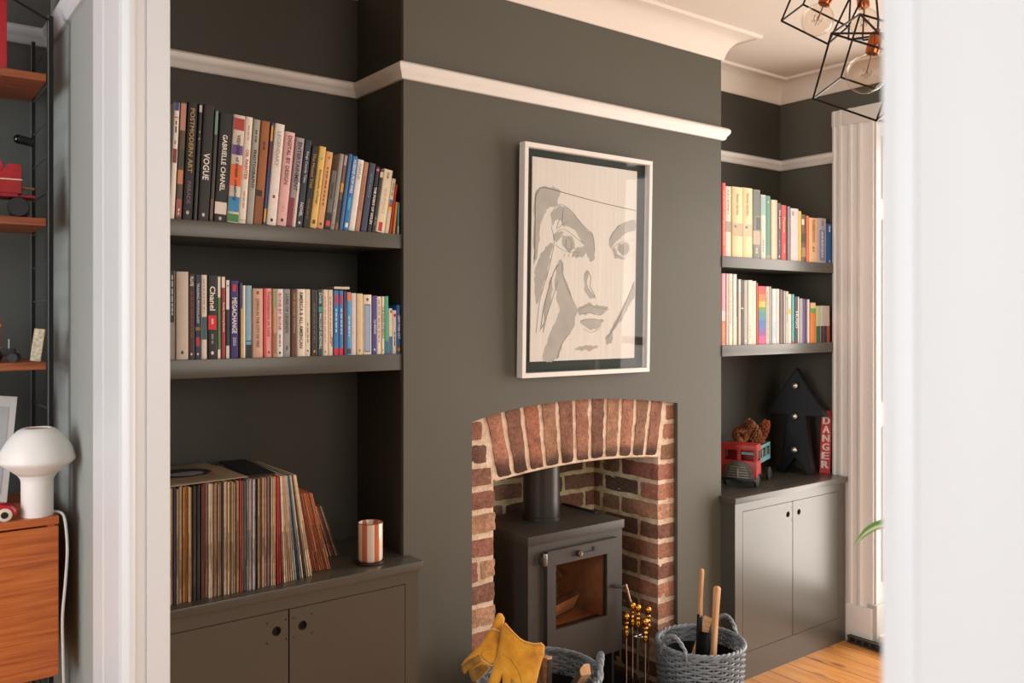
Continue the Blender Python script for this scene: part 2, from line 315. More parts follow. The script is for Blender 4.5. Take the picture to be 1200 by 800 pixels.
SHELF_C =[
 (3.0205,0.0250,0.322,0.00,'E4483C','red paperback beside the chimney wall','p',[('d', 0.15, 0.9, 'F4B8A8')]),
 (3.0455,0.0399,0.310,0.00,'EADFC8','cream hardback with grey picture','h',[('b', 0.35, 0.5, 'B09C84'), ('d', 0.6, 0.95, 'B8A890')]),
 (3.0877,0.0753,0.312,0.00,'EFDCA6','thick pale yellow hardback','h',[('b', 0.3, 0.48, 'CDB48C'), ('t', 'Flower Garden', 0.6, 0.9, 'C88A5A', 0.3), ('b', 0.42, 0.45, '5A6AA8', 0.2, 0.4)]),
 (3.1642,0.0710,0.315,0.00,'EEDCA8','thick pale yellow hardback','h',[('b', 0.3, 0.48, 'D8C49C'), ('t', 'Flower Garden', 0.6, 0.92, 'C88A5A', 0.3), ('b', 0.42, 0.45, '5A6AA8', 0.25, 0.5)]),
 (3.2365,0.0562,0.313,0.00,'8A8880','grey mottled hardback','h',[('b', 0.62, 0.98, '6E706C', 0.05, 0.95), ('b', 0.2, 0.4, 'C8B49C'), ('d', 0.05, 0.15, 'D8D4CC'), ('b', 0.42, 0.6, '54564E', 0.5, 0.95)]),
 (3.2952,0.0393,0.294,0.00,'D9DCCB','pale hardback with faded teal top','h',[('b', 0.68, 0.98, '9EC4BC'), ('d', 0.1, 0.3, 'A8A898')]),
 (3.3345,0.0359,0.293,0.00,'5F9480','sage green hardback','h',[('o', 0.9, 'D8E0D0'), ('b', 0.0, 0.06, 'B0A080')]),
 (3.3730,0.0455,0.277,0.00,'F0DDBE','cream hardback with peach edge','h',[('b', 0.0, 1, 'EDB48C', 0.7, 0.98)]),
 (3.4185,0.0302,0.266,0.00,'33343A','charcoal book with white lettering','p',[('t', 'the pastor', 0.5, 0.92, 'F0ECE6', 0.6), ('o', 0.06, 'F0ECE6'), ('d', 0.2, 0.35, '8A8A90')]),
 (3.4487,0.0412,0.259,0.00,'E03038','bright red book with yellow lettering','h',[('t', 'Francis', 0.5, 0.78, 'F4D87A', 0.45), ('t', 'NOVEL', 0.12, 0.3, 'F4B890', 0.4)]),
 (3.4899,0.0309,0.256,0.00,'2A2826','slim black book with white stripe','p',[('b', 0, 1, 'D8D0C8', 0.55, 0.72)]),
 (3.5235,0.0655,0.250,0.00,'E6D9D8','wide pale lilac hardback','h',[('b', 0.86, 0.94, 'A89AA4', 0.2, 0.45)]),
 (3.5890,0.0235,0.241,0.00,'F0C83C','thin yellow book','p',[]),
 (3.6125,0.0362,0.227,0.00,'6A5440','slim brown picture book','p',[('b', 0.78, 0.9, 'F0ECE4', 0.05, 0.6), ('b', 0.1, 0.3, 'B09070'), ('b', 0.4, 0.6, '3A4038')]),
 (3.6487,0.0225,0.223,0.00,'F0702C','thin orange paperback','p',[]),
 (3.6712,0.0756,0.216,0.00,'F2C694','peach hardback with orange capitals','h',[('t', 'ROBERTSON', 0.45, 0.95, 'C85A2A', 0.3), ('d', 0.22, 0.35, 'A8703C')]),
 (3.7468,0.0670,0.219,0.00,'C6BEC8','lilac book with blue lettering','h',[('b', 0.05, 0.74, '8A94BC', 0.15, 0.85), ('d', 0.1, 0.7, 'E0DCE4'), ('t', 'PEER', 0.82, 0.94, '6A5A6A', 0.4)]),
 (3.8167,0.0563,0.196,0.00,'2B62A6','royal blue hardback at shelf end','h',[('d', 0.8, 0.95, 'E0E4EA'), ('d', 0.03, 0.08, 'C8D0DC')]),
]
SHELF_D =[
 (3.0205,0.0261,0.316,0.00,'EBA0B4','pink paperback with orange foot','p',[('b', 0.02, 0.34, 'D87A4A'), ('b', 0.34, 0.48, 'F0D8D0'), ('d', 0.1, 0.3, 'F0C040')]),
 (3.0466,0.0228,0.316,0.00,'C98A84','thin rose striped book','p',[('b', 0, 1, 'EADCCC', 0.4, 0.7)]),
 (3.0695,0.0265,0.316,0.00,'EFE6D4','cream book left of a slim ivory one','p',[('d', 0.3, 0.9, 'D8A89C')]),
 (3.0960,0.0262,0.315,0.00,'EDE7D8','slim ivory paperback','p',[('b', 0, 0.4, 'C8D0A0', 0.8, 0.98)]),
 (3.1222,0.0120,0.293,0.00,'2A2A2A','hair thin black booklet','p',[]),
 (3.1341,0.0204,0.293,0.00,'F0C6B0','thin peach paperback','p',[('b', 0.8, 0.98, 'D8D0D0')]),
 (3.1546,0.0182,0.292,0.00,'3A3432','thin dark brown paperback','p',[('b', 0.55, 0.57, 'E8E0D8')]),
 (3.1727,0.0268,0.290,0.00,'B4B0A6','pale grey paperback','p',[('o', 0.06, 'F0E8DC')]),
 (3.1995,0.0332,0.291,0.00,'E8DCC6','cream paperback with plain spine','p',[('d', 0.1, 0.3, 'C8B8A0')]),
 (3.2328,0.0311,0.288,0.00,'EADFCB','cream paperback beside thin red one','p',[]),
 (3.2638,0.0131,0.281,0.00,'D2383C','very thin red booklet','p',[]),
 (3.2770,0.0537,0.266,0.00,'E8C03C','rainbow coloured hardback','h',[('b', 0.86, 1, 'E4383C'), ('b', 0.74, 0.86, 'F0803A'), ('b', 0.56, 0.64, '5A9A58'), ('b', 0.42, 0.56, '2E8E9A'), ('b', 0.26, 0.42, '3C6CC0'), ('b', 0.14, 0.26, '8A4AA8'), ('b', 0, 0.14, 'DC3C8A')]),
 (3.3319,0.0256,0.266,0.00,'CFC6B4','beige paperback beside the rainbow book','p',[('d', 0.1, 0.9, 'A89C88')]),
 (3.3575,0.0206,0.266,0.00,'A59C8C','thin taupe paperback','p',[]),
 (3.3788,0.0331,0.256,0.00,'D3DEE4','frosty white book with blue tint','h',[('b', 0.1, 0.4, 'BCD2E0')]),
 (3.4120,0.0262,0.256,0.00,'DFD5C4','stone coloured paperback','p',[]),
 (3.4382,0.0198,0.253,0.00,'8A5A56','thin maroon paperback','p',[]),
 (3.4580,0.0226,0.248,0.00,'2C2C30','slim black paperback with white edge','p',[('b', 0, 1, 'E0DCDA', 0.7, 0.98)]),
 (3.4806,0.0261,0.246,0.00,'C8C1B2','pale putty paperback','p',[('d', 0.4, 0.9, '9A9284')]),
 (3.5074,0.0256,0.234,0.00,'EDE2CC','cream paperback with yellow spot','p',[('b', 0.6, 0.7, 'F0C62A', 0.1, 0.9)]),
 (3.5330,0.0204,0.233,0.00,'4FB4BC','thin turquoise book with red foot','p',[('b', 0, 0.05, 'E0402C')]),
 (3.5534,0.0274,0.223,0.00,'22221F','black book with stacked white letters','p',[('t', 'HUGO', 0.32, 0.68, 'F2EEE8', 0.7)]),
 (3.5807,0.0145,0.222,0.00,'EAE4DA','narrow white booklet','p',[]),
 (3.5952,0.0270,0.214,0.00,'B4B1AC','grey paperback left of the purple one','p',[]),
 (3.6222,0.0209,0.212,0.00,'6E3E9A','thin purple paperback','p',[]),
 (3.6431,0.0147,0.211,0.00,'34302E','very thin black booklet','p',[]),
 (3.6579,0.0176,0.210,0.00,'ECE6E0','thin white booklet','p',[]),
 (3.6811,0.0456,0.195,0.00,'F0862A','orange book with green top','h',[('b', 0.74, 0.86, '6AA84A'), ('b', 0.86, 0.99, 'E0D8A0')]),
 (3.7295,0.0375,0.180,0.00,'C9D3A0','pale green book with dark green foot','h',[('b', 0, 0.45, '2E6648')]),
 (3.7670,0.0262,0.181,0.00,'E4DCCB','cream book with maroon foot','h',[('b', 0, 0.45, '5A2230')]),
 (3.7932,0.0323,0.181,0.00,'D6CDD4','pale mauve book with charcoal foot','h',[('b', 0, 0.45, '34343A')]),
 (3.8255,0.0237,0.181,0.00,'E2CDB4','sand coloured book with vermilion foot','h',[('b', 0, 0.45, 'D24A2A')]),
]
# ================================================================== ROOM SHELL
PAINT = '56544A'
def wallpaint(name, h, rough=.5, var=.05):
    m, nt, b = newmat(name)
    c = lin(h)
    v = coords(nt)
    n = node(nt, 'ShaderNodeTexNoise', Scale=2.2, Detail=4.0)
    nt.links.new(v, n.inputs['Vector'])
    nt.links.new(ramp(nt, n.outputs['Fac'], [(.3, tuple(x*(1-var) for x in c[:3])+(1,)), (.7, tuple(x*(1+var) for x in c[:3])+(1,))]), b.inputs['Base Color'])
    n2 = node(nt, 'ShaderNodeTexNoise', Scale=140.0, Detail=2.0)
    nt.links.new(v, n2.inputs['Vector']); bump(nt, b, n2.outputs['Fac'], .06, .001)
    b.inputs['Roughness'].default_value = rough
    return m
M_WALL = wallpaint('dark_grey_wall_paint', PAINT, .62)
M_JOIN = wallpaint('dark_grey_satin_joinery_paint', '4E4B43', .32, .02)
M_RECESS_SHADE = wallpaint('wall_paint_recess_shade', '3A3830', .62)  # wall paint in a darker copy, alcove shade put into the colour
M_JOIN.node_tree.nodes['Principled BSDF'].inputs['Coat Weight'].default_value = .28
M_JOIN.node_tree.nodes['Principled BSDF'].inputs['Coat Roughness'].default_value = .28
M_SAGE = wallpaint('sage_grey_wall_paint', 'A3A9A5', .6)
M_WHITE = wallpaint('white_gloss_trim_paint', 'E9E4DE', .38, .015)
M_JAMB = wallpaint('white_jamb_paint', 'DEE2E5', .4, .012)
M_CEIL = wallpaint('ceiling_white_paint', 'EDE3D8', .8, .01)
M_BLACK = plain('0B0B0C', .6)

XD0, XD1 = .468, .545          # dividing wall faces
YB = 2.765                     # alcove back wall
YC = 2.44                      # chimney breast face
XL, XR = 1.414, 3.007          # chimney breast sides
XW = 3.89                      # right wall
ZC = 2.80                      # ceiling

# floor: pine boards running into the room
def floor_mat():
    m, nt, b = newmat('varnished_pine_boards')
    v = coords(nt)
    sep = nt.nodes.new('ShaderNodeSeparateXYZ'); nt.links.new(v, sep.inputs[0])
    def math_(op, a, c=None):
        n = nt.nodes.new('ShaderNodeMath'); n.operation = op
        for i, x in enumerate((a, c)):
            if x is None: continue
            if isinstance(x, (int, float)): n.inputs[i].default_value = x
            else: nt.links.new(x, n.inputs[i])
        return n.outputs[0]
    bx = math_('DIVIDE', sep.outputs['X'], .135)
    idx = math_('FLOOR', bx); fr = math_('FRACT', bx)
    wn = nt.nodes.new('ShaderNodeTexWhiteNoise'); wn.noise_dimensions = '1D'; nt.links.new(idx, wn.inputs['W'])
    mp = nt.nodes.new('ShaderNodeMapping'); mp.inputs['Scale'].default_value = (14, 1.1, 1)
    cmb = nt.nodes.new('ShaderNodeCombineXYZ'); nt.links.new(sep.outputs['X'], cmb.inputs[0]); nt.links.new(math_('ADD', sep.outputs['Y'], math_('MULTIPLY', wn.outputs['Value'], 9)), cmb.inputs[1])
    nt.links.new(cmb.outputs[0], mp.inputs['Vector'])
    gr = node(nt, 'ShaderNodeTexNoise', Scale=2.4, Detail=6.0, Roughness=.62, Distortion=.8); nt.links.new(mp.outputs[0], gr.inputs['Vector'])
    base = ramp(nt, gr.outputs['Fac'], [(.25, 'B4743A'), (.5, 'D39250'), (.75, 'E2A862')])
    # knots
    mk = nt.nodes.new('ShaderNodeMapping'); mk.inputs['Scale'].default_value = (7, 3.4, 1); nt.links.new(cmb.outputs[0], mk.inputs['Vector'])
    vo = node(nt, 'ShaderNodeTexVoronoi', Scale=1.0); nt.links.new(mk.outputs[0], vo.inputs['Vector'])
    kn = ramp(nt, vo.outputs['Distance'], [(.07, (.14, .05, .02, 1)), (.19, (1, 1, 1, 1))])
    mx = nt.nodes.new('ShaderNodeMixRGB'); mx.blend_type = 'MULTIPLY'; mx.inputs[0].default_value = .85
    nt.links.new(base, mx.inputs[1]); nt.links.new(kn, mx.inputs[2])
    # board joints
    edge = math_('LESS_THAN', math_('MINIMUM', fr, math_('SUBTRACT', 1, fr)), .016)
    mx2 = nt.nodes.new('ShaderNodeMixRGB'); nt.links.new(edge, mx2.inputs[0]); nt.links.new(mx.outputs[0], mx2.inputs[1]); mx2.inputs[2].default_value = lin('4A2A14')
    mx3 = nt.nodes.new('ShaderNodeMixRGB'); mx3.blend_type = 'MULTIPLY'; mx3.inputs[0].default_value = .35
    nt.links.new(mx2.outputs[0], mx3.inputs[1]); nt.links.new(ramp(nt, wn.outputs['Value'], [(0, (.6, .55, .5, 1)), (1, (1.15, 1.1, 1.05, 1))]), mx3.inputs[2])
    nt.links.new(mx3.outputs[0], b.inputs['Base Color']); b.inputs['Roughness'].default_value = .34
    return m
M_FLOOR = floor_mat()
structure('floor', MB().box(-3.2, 4.2, -2.6, 3.0, -.06, 0), M_FLOOR)
structure('ceiling', MB().box(-3.2, 4.2, -2.6, 3.0, ZC, ZC + .08), M_CEIL)

# back wall of the two alcoves of the front room, alcove wall of the near room
structure('wall_back', MB().box(XD1, 1.50, YB, YB + .1, 0, ZC).box(2.95, XW + .1, YB, YB + .1, 0, ZC), M_RECESS_SHADE)
M_ALC = wallpaint('dark_grey_alcove_paint', '5C5F5B', .6)
structure('wall_alcove', MB().box(-3.2, XD0, 2.93, 3.0, 0, ZC), M_ALC)
# dividing wall with a wide opening (Y .20 .. 1.95)
structure('wall_dividing', MB().box(XD0, XD1, 1.975, 2.93, 0, ZC), M_SAGE)
structure('wall_dividing_front', MB().box(XD1 - .004, XD1 + .001, 1.98, YB, 0, ZC).box(XD0, XD1, -2.6, .20, 0, ZC).box(XD0, XD1, .2, 1.975, 2.62, ZC), M_WALL)

# --- chimney breast: plaster face with the segmental fireplace opening, and its cheeks
ARCH_OUT = [(1.684, 1.215), (1.76, 1.232), (1.857, 1.247), (1.955, 1.256), (2.056, 1.261), (2.165, 1.263), (2.271, 1.262), (2.38, 1.256), (2.48, 1.247), (2.60, 1.235), (2.727, 1.219)]
face = [(XL, 0), (1.684, 0)] + ARCH_OUT + [(2.727, 0), (XR, 0), (XR, ZC), (XL, ZC)]
wc = MB()
wc.prism(face, YC, YC + .0175, 'y')
wc.box(XL, 1.66, YC + .02, YB + .1, 0, ZC, 1)  # left cheek takes the shade-darkened paint
wc.box(2.76, XR, YC + .02, YB + .1, 0, ZC)
wc.box(1.66, 2.76, YC + .16, YB + .1, 1.31, ZC)
wc.box(1.66, 2.76, YC + .02, YC + .16, 1.30, ZC)
structure('wall_chimney', wc, [M_WALL, M_RECESS_SHADE])

# right wall with a tall window opening
wr = MB()
wr.box(XW, XW + .1, 2.24, YB + .1, 0, ZC).box(XW, XW + .1, .30, 2.24, 2.52, ZC).box(XW, XW + .1, -2.6, .30, 0, ZC)
structure('wall_right', wr, M_WALL)

# --- picture rails (profile: projection d from wall, height z)
RAIL = [(0, 2.350), (.010, 2.350), (.016, 2.356), (.018, 2.366), (.024, 2.372), (.030, 2.382), (.030, 2.394), (.024, 2.400), (.014, 2.405), (0, 2.405)]
def run(mb, prof, path, ins, mat=0):
    """Sweep a (projection, z) profile along a plan path; ins[i] is the outward (mitred) offset at point i."""
    n = len(prof)
    V = []; F = []
    for (x, y), (ox, oy) in zip(path, ins):
        for d, z in prof: V.append((x + ox * d, y + oy * d, z))
    for i in range(len(path) - 1):
        for k in range(n):
            l = (k + 1) % n
            F.append((i*n+k, (i+1)*n+k, (i+1)*n+l, i*n+l))
    F.append(tuple(range(n))); F.append(tuple((len(path)-1)*n+k for k in range(n))[::-1])
    mb.add(V, F, mat)
    return mb
structure('trim_1', run(MB(), RAIL, [(XD1, YB), (XL, YB), (XL, YC), (XR, YC), (XR, YB), (XW, YB), (XW, 2.43)],
                        [(0, -1), (-1, -1), (-1, -1), (1, -1), (1, -1), (-1, -1), (-1, 0)]), M_WHITE)
RAIL2 = [(d, z + .04) for d, z in RAIL]
structure('trim_2', run(MB(), RAIL2, [(-3.0, 2.93), (XD0, 2.93), (XD0, 2.26)], [(0, -1), (-1, -1), (-1, 0)]), M_JAMB)
# --- cove cornice with a bead on the ceiling
COVE = [(0, 2.700), (.006, 2.700), (.010, 2.706), (.016, 2.728), (.028, 2.752), (.048, 2.774), (.074, 2.788), (.100, 2.792), (.104, 2.790), (.112, 2.786), (.122, 2.788), (.126, 2.796), (.126, 2.805), (0, 2.805)]
structure('trim_3', run(MB(), COVE, [(XD1, YB), (XL, YB), (XL, YC), (XR, YC), (XR, YB), (XW, YB), (XW, -2.0)],
                        [(0, -1), (-1, -1), (-1, -1), (1, -1), (1, -1), (-1, -1), (-1, 0)]), M_CEIL)

# --- white lining and architrave of the opening, far side; the near side is the blurred upright on the right
far = [(XD0 + .002, 2.262), (.452, 2.258), (.447, 2.235), (.4455, 2.13), (.4475, 2.122), (.4455, 2.114), (.4448, 2.02), (.4445, 1.972), (.448, 1.958),
       (.456, 1.949), (.4595, 1.944), (.466, 1.942), (.472, 1.946), (.490, 1.9465), (.4955, 1.950), (.4965, 1.945), (.541, 1.9405), (.5445, 1.95), (.5445, 1.99), (XD0 + .002, 1.99)]
structure('trim_4', MB().prism(far, 0, 2.62, 'z'), M_JAMB, smooth=0)
DN = .0078
structure('trim_5', MB().prism([(px_, py_ + DN) for px_, py_ in [(XD0, -.06), (.428, -.06), (.428, .12), (.431, .13), (.430, .19), (.432, .216), (.437, .222), (.4345, .230), (.436, .238), (.4415, .2415), (.447, .2325), (.455, .215), (XD1, .21), (XD1, -.06)]], 0, 2.62, 'z'), M_JAMB, smooth=20)
structure('trim_6', MB().box(.44, XD1, -.06, 2.262, 2.62, 2.72), M_JAMB)

# --- tall window on the right: architrave, shutter panel, plinth, vent, frame and panes
arch = []
yy = 2.442; xs = XW
prof = [(0, 2.446), (-.020, 2.446), (-.030, 2.440), (-.032, 2.430), (-.026, 2.424), (-.026, 2.412), (-.031, 2.406), (-.031, 2.392), (-.026, 2.386), (-.024, 2.36), (-.029, 2.354), (-.029, 2.34), (-.023, 2.334), (-.021, 2.312), (-.027, 2.304), (-.027, 2.292), (-.016, 2.286), (-.012, 2.268), (-.012, 2.235), (.0, 2.235)]
structure('trim_7', MB().prism([(XW + a, b) for a, b in prof], .18, 2.60, 'z').box(XW - .034, XW, 2.232, 2.448, 0, .18, bevel=.003)
          .box(XW - .03, XW, .30, 2.446, 2.52, 2.60, bevel=.006), M_WHITE, smooth=20)
rv = MB()
rv.box(XW, XW + .30, 2.225, 2.26, .20, 2.52)                       # splayed shutter box
for za, zb in ((.30, 1.05), (1.17, 2.05), (2.15, 2.45)):
    rv.box(XW + .05, XW + .25, 2.218, 2.226, za, zb, bevel=.004)
rv.box(XW - .02, XW + .30, 2.21, 2.26, .02, .20, bevel=.003)
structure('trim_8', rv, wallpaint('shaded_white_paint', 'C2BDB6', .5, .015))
w = MB()
w.box(XW + .24, XW + .29, .30, 2.225, .06, .13).box(XW + .24, XW + .29, .30, 2.225, 2.44, 2.52)
for y in (.30, .90, 1.50, 2.165): w.box(XW + .245, XW + .285, y, y + .06, .13, 2.44)
w.box(XW + .25, XW + .28, .30, 2.225, 1.33, 1.38)
win = structure('window_1', w, M_WHITE)
MB().box(XW + .262, XW + .266, .33, 2.2, .13, 2.44).build('window_pane', glass_thin('window_glass'), win)
structure('trim_9', MB().box(XW, XW + .32, .30, 2.225, .0, .055, bevel=.004), M_WHITE)
vent = thing('floor_vent', 'dark metal vent grille at floor level below white window panel', 'vent', (XW - .046, 2.19, 0))
MB().box(-.012, .012, -.16, .15, .003, .034).build('backing', M_BLACK, vent)
gb = MB()
for i in range(9): gb.box(-.018, -.010, -.155 + i * .0365, -.147 + i * .0365, .005, .031)
gb.box(-.018, -.010, -.16, .15, .030, .036).box(-.018, -.010, -.16, .15, .002, .008)
gb.build('grille', plain('55524E', .4, metal=.6), vent)
# ================================================================== FITTED JOINERY
def cabinet(x0, x1, d0, dm, d1, label, side, hole_l, hole_r, zt=.773):
    """Painted alcove cupboard: carcass with face frame, two inset doors with round finger holes, worktop on top."""
    Y = 2.362
    t = thing('alcove_cupboard', label, 'cupboard', ((x0 + x1) / 2, Y, 0))
    ox, oy = -(x0 + x1) / 2, -Y
    M = Matrix.Translation((ox, oy, 0))
    zb, zh = .118, .735
    mb = MB()
    mb.box(x0, d0, Y, Y + .022, 0, zt, M=M).box(d1, x1, Y, Y + .022, 0, zt, M=M)
    mb.box(d0, d1, Y, Y + .022, zh, zt, M=M).box(d0, d1, Y, Y + .022, 0, zb, M=M)
    mb.box(x0, x0 + .018, Y + .022, YC - .001, 0, zt, M=M).box(x1 - .018, x1, Y + .022, YC - .001, 0, zt, M=M)
    mb.box(d0 - .01, d1 + .01, Y + .05, Y + .06, .02, zt, M=M)
    mb.build('carcass', M_JOIN, t)
    g = .0022
    for a, b, hx in ((d0, dm, hole_l), (dm, d1, hole_r)):
        # door slab with a real hole: ring of quads around a circle inside a rectangle
        bm = bmesh.new()
        a0, b0, z0, z1 = a + g, b - g, zb + g, zh - g
        hz, r = .678, .0135
        n = 28
        ring = [(hx + r * math.cos(2*PI*k/n), hz + r * math.sin(2*PI*k/n)) for k in range(n)]
        sq = []
        s = .03
        for k in range(n):
            c, sn = math.cos(2*PI*k/n), math.sin(2*PI*k/n); q = s / max(abs(c), abs(sn))
            sq.append((hx + c * q, hz + sn * q))
        V = [(p[0], Y, p[1]) for p in ring] + [(p[0], Y, p[1]) for p in sq] + [(p[0], Y + .02, p[1]) for p in ring]
        F = [(k, (k+1) % n, n + (k+1) % n, n + k) for k in range(n)] + [(k, 2*n + k, 2*n + (k+1) % n, (k+1) % n) for k in range(n)]
        d = MB(); d.add(V, F, 0, M); bm.free()
        for q in ((a0, hx - s, z0, z1), (hx + s, b0, z0, z1), (hx - s, hx + s, z0, hz - s), (hx - s, hx + s, hz + s, z1)):
            d.add([(q[0], Y, q[2]), (q[1], Y, q[2]), (q[1], Y, q[3]), (q[0], Y, q[3])], [(0, 1, 2, 3)], 0, M)
        d.add([(a0, Y, z0), (b0, Y, z0), (b0, Y, z1), (a0, Y, z1), (a0, Y + .02, z0), (b0, Y + .02, z0), (b0, Y + .02, z1), (a0, Y + .02, z1)],
              [(0, 4, 5, 1), (1, 5, 6, 2), (2, 6, 7, 3), (3, 7, 4, 0)], 0, M)
        dr = d.build('door', M_JOIN, t, smooth=25)
        MB().lathe([(.0001, 0), (.0132, 0), (.0132, .002)], 24, M=Matrix.Translation((hx + ox, .019, hz)) @ Matrix.Rotation(PI/2, 4, 'X')).build('finger_hole', M_BLACK, dr)
    return t
cabinet(.545, 1.423, .603, .990, 1.376, 'wide dark grey fitted cupboard under the record collection', 'l', .953, 1.032)
cabinet(3.004, 3.847, 3.054, 3.418, 3.787, 'taupe grey fitted cupboard under the toy truck, by the window', 'r', 3.382, 3.466)
def worktop(x0, x1, label, ya):
    o = MB().box(x0, x1, 2.352, YC - .0015, .7735, .8, bevel=.003).box(ya[0], ya[1], YC - .002, YB - .001, .7735, .7995).build('cupboard_top', M_JOIN)
    tag(o, label, 'worktop')
worktop(.546, 1.436, 'dark grey cupboard top carrying the records and striped cup', (.546, XL - .001))
worktop(2.993, 3.853, 'dark grey cupboard top carrying toy truck and arrow', (XR + .001, XW - .001))

def shelf(x0, x1, y, z0, z1, label):
    o = MB().box(x0, x1, y, YB - .001, z0, z1, bevel=.0025).build('book_shelf', M_JOIN)
    tag(o, label, 'shelf')
shelf(XD1 + .002, XL - .001, 2.446, 1.799, 1.846, 'thick dark grey shelf in the left alcove, upper one')
shelf(XD1 + .002, XL - .001, 2.446, 1.404, 1.457, 'thick dark grey shelf in the left alcove, lower one')
shelf(XR + .001, XW - .001, 2.435, 1.797, 1.846, 'thick taupe grey shelf in the right alcove, upper one')
shelf(XR + .001, XW - .001, 2.435, 1.406, 1.454, 'thick taupe grey shelf in the right alcove, lower one')

# ================================================================== BOOKS
ORD = ['first', 'second', 'third', 'fourth', 'fifth', 'sixth', 'seventh', 'eighth', 'ninth', 'tenth', 'eleventh', 'twelfth', 'thirteenth', 'fourteenth',
       'fifteenth', 'sixteenth', 'seventeenth', 'eighteenth', 'nineteenth']
TENS = {2: 'twent', 3: 'thirt', 4: 'fort', 5: 'fift', 6: 'sixt', 7: 'sevent', 8: 'eight', 9: 'ninet'}
def ordinal(n):
    if n < 20: return ORD[n - 1]
    t, u = divmod(n, 10)
    return TENS[t] + ('ieth' if u == 0 else 'y-' + ORD[u - 1])
M_PAGE = plain('E3D6BE', .85, .08, 200)

def spine_text(s, x0, x1, z0, z1, y, size, horiz=False):
    """Lettering fitted into a spine rectangle; reads top to bottom unless horiz."""
    V, F, wd = text_geo(s)
    W, H = x1 - x0, z1 - z0
    cx, cz = (x0 + x1) / 2, (z0 + z1) / 2
    if horiz:
        k = min(W / wd, H); return [(cx + (a - wd/2) * k, y, cz + (b - .5) * k) for a, b in V], F
    k = min(W * size, H / wd * 1.35); kl = min(H / wd, k * 1.25)
    # length runs downwards, cap height points to the right... letters lie on their side, tops to the right
    return [(cx + (b - .5) * k, y, cz - (a - wd/2) * kl) for a, b in V], F

def dim(c, k): return '%02X%02X%02X' % tuple(int(int(c[i:i+2], 16) * k) for i in (0, 2, 4))
def make_book(row, y, z, shelfname, n, depth_max=.27, group=None):
    x0, t, h, lean, col, desc, kind, deco = row
    if 'right' in shelfname:                       # cover colours darkened to offset the strong window light
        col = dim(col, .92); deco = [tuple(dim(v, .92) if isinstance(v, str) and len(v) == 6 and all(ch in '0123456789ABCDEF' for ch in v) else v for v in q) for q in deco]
    t = max(t - (.0015 if lean > 1 else .0004), .003)
    t_ = thing('book', '%s, %s from left, %s' % (desc, ordinal(n), shelfname), 'book',
               (x0 + t, y + random.uniform(0, .004), z), (0, R(lean), 0), group)
    d = min(depth_max, h * random.uniform(.68, .80))
    hard = kind == 'h'
    bt = min(.0026 if hard else .0008, t * .22)
    ov = .003 if hard else .0004
    rs = min(.003, t * .3)
    out = [(-t, d), (-t, rs), (-t + rs * .3, rs * .3), (-t + rs, 0), (-rs, 0), (-rs * .3, rs * .3), (0, rs), (0, d), (-bt, d), (-bt, bt + .001), (-t + bt, bt + .001), (-t + bt, d)]
    MB().prism(out, 0, h, 'z').build('cover', plain(col, .48 if hard else .42, .05, 40), t_, smooth=50)
    MB().box(-t + bt + .0002, -bt - .0002, bt + .0012, d - ov, ov, h - ov).build('page_block', M_PAGE, t_, smooth=0)
    e = -.0003
    layer = 0
    for q in deco:
        if q[0] == 'b':
            u0, u1 = (q[4], q[5]) if len(q) > 4 else (.0, 1)
            a, b = -t + t * u0, -t + t * u1
            if u0 <= .01: a = -t + rs * .6
            if u1 >= .99: b = -rs * .6
            layer += 1; yy_ = e - .00012 * layer
            MB().box(a, b, yy_, .0002, h * q[1], h * q[2]).build('colour_band', plain(q[3], .5, .03, 40), t_, smooth=0)
        elif q[0] == 'o':
            r = min(t * .15, .004)
            layer += 1; yy_ = e - .00012 * layer
            MB().prism([(-t/2 + r*math.cos(2*PI*k/14), h*q[1] + r*1.3*math.sin(2*PI*k/14)) for k in range(14)], yy_, .0002, 'y').build('emblem', plain(q[2], .5, .03, 40), t_, smooth=0)
        elif q[0] == 'd':       # lettering too small to read in the photo: short strokes
            zz = h * q[2]; bands = MB()
            layer += 1; yy_ = e - .00012 * layer
            rnd = random.Random(n * 31 + len(deco))
            while zz > h * q[1] + .004:
                L = rnd.uniform(.006, .018)
                L = min(L, zz - h * q[1])
                bands.box(-t * .5 - t * .11, -t * .5 + t * .11, yy_, .0002, zz - L, zz)
                zz -= L + rnd.uniform(.002, .005)
            if bands.v: bands.build('fine_lettering', plain(q[3], .5, .03, 40), t_, smooth=0)
    tx = MB(); tm = []
    for q in deco:
        if q[0] in 'th':
            c = q[4] if q[0] == 't' else q[3]
            if c not in tm: tm.append(c)
            if q[0] == 't': V, F = spine_text(q[1], -t * .95, -t * .05, h * q[2], h * q[3], e - .0016, q[5])
            else: V, F = spine_text(q[1], -t * .9, -t * .1, h * q[2] - .02, h * q[2] + .02, e - .0016, 1, True)
            tx.add(V, F, tm.index(c))
    if tm: tx.build('spine_lettering', [plain(c, .5, .02, 40) for c in tm], t_, smooth=0)
    return t_
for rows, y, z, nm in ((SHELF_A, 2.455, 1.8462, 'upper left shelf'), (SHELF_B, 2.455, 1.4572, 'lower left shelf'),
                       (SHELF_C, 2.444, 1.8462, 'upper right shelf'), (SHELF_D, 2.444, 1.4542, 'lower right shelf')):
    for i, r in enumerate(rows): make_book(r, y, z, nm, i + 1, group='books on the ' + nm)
# a thin paperback lying across the tops of the blue pair
fb = thing('book', 'grey paperback lying flat across the tops of blue paperbacks', 'book', (1.205, 2.45, 1.6625))
MB().box(-.031, .022, .0, .125, 0, .0008).box(-.031, .022, .0, .125, .0072, .008).box(-.031, -.0302, 0, .125, 0, .008).build('cover', plain('A8A49C', .5), fb)
MB().box(-.030, .0215, .001, .124, .0008, .0072).build('page_block', M_PAGE, fb)

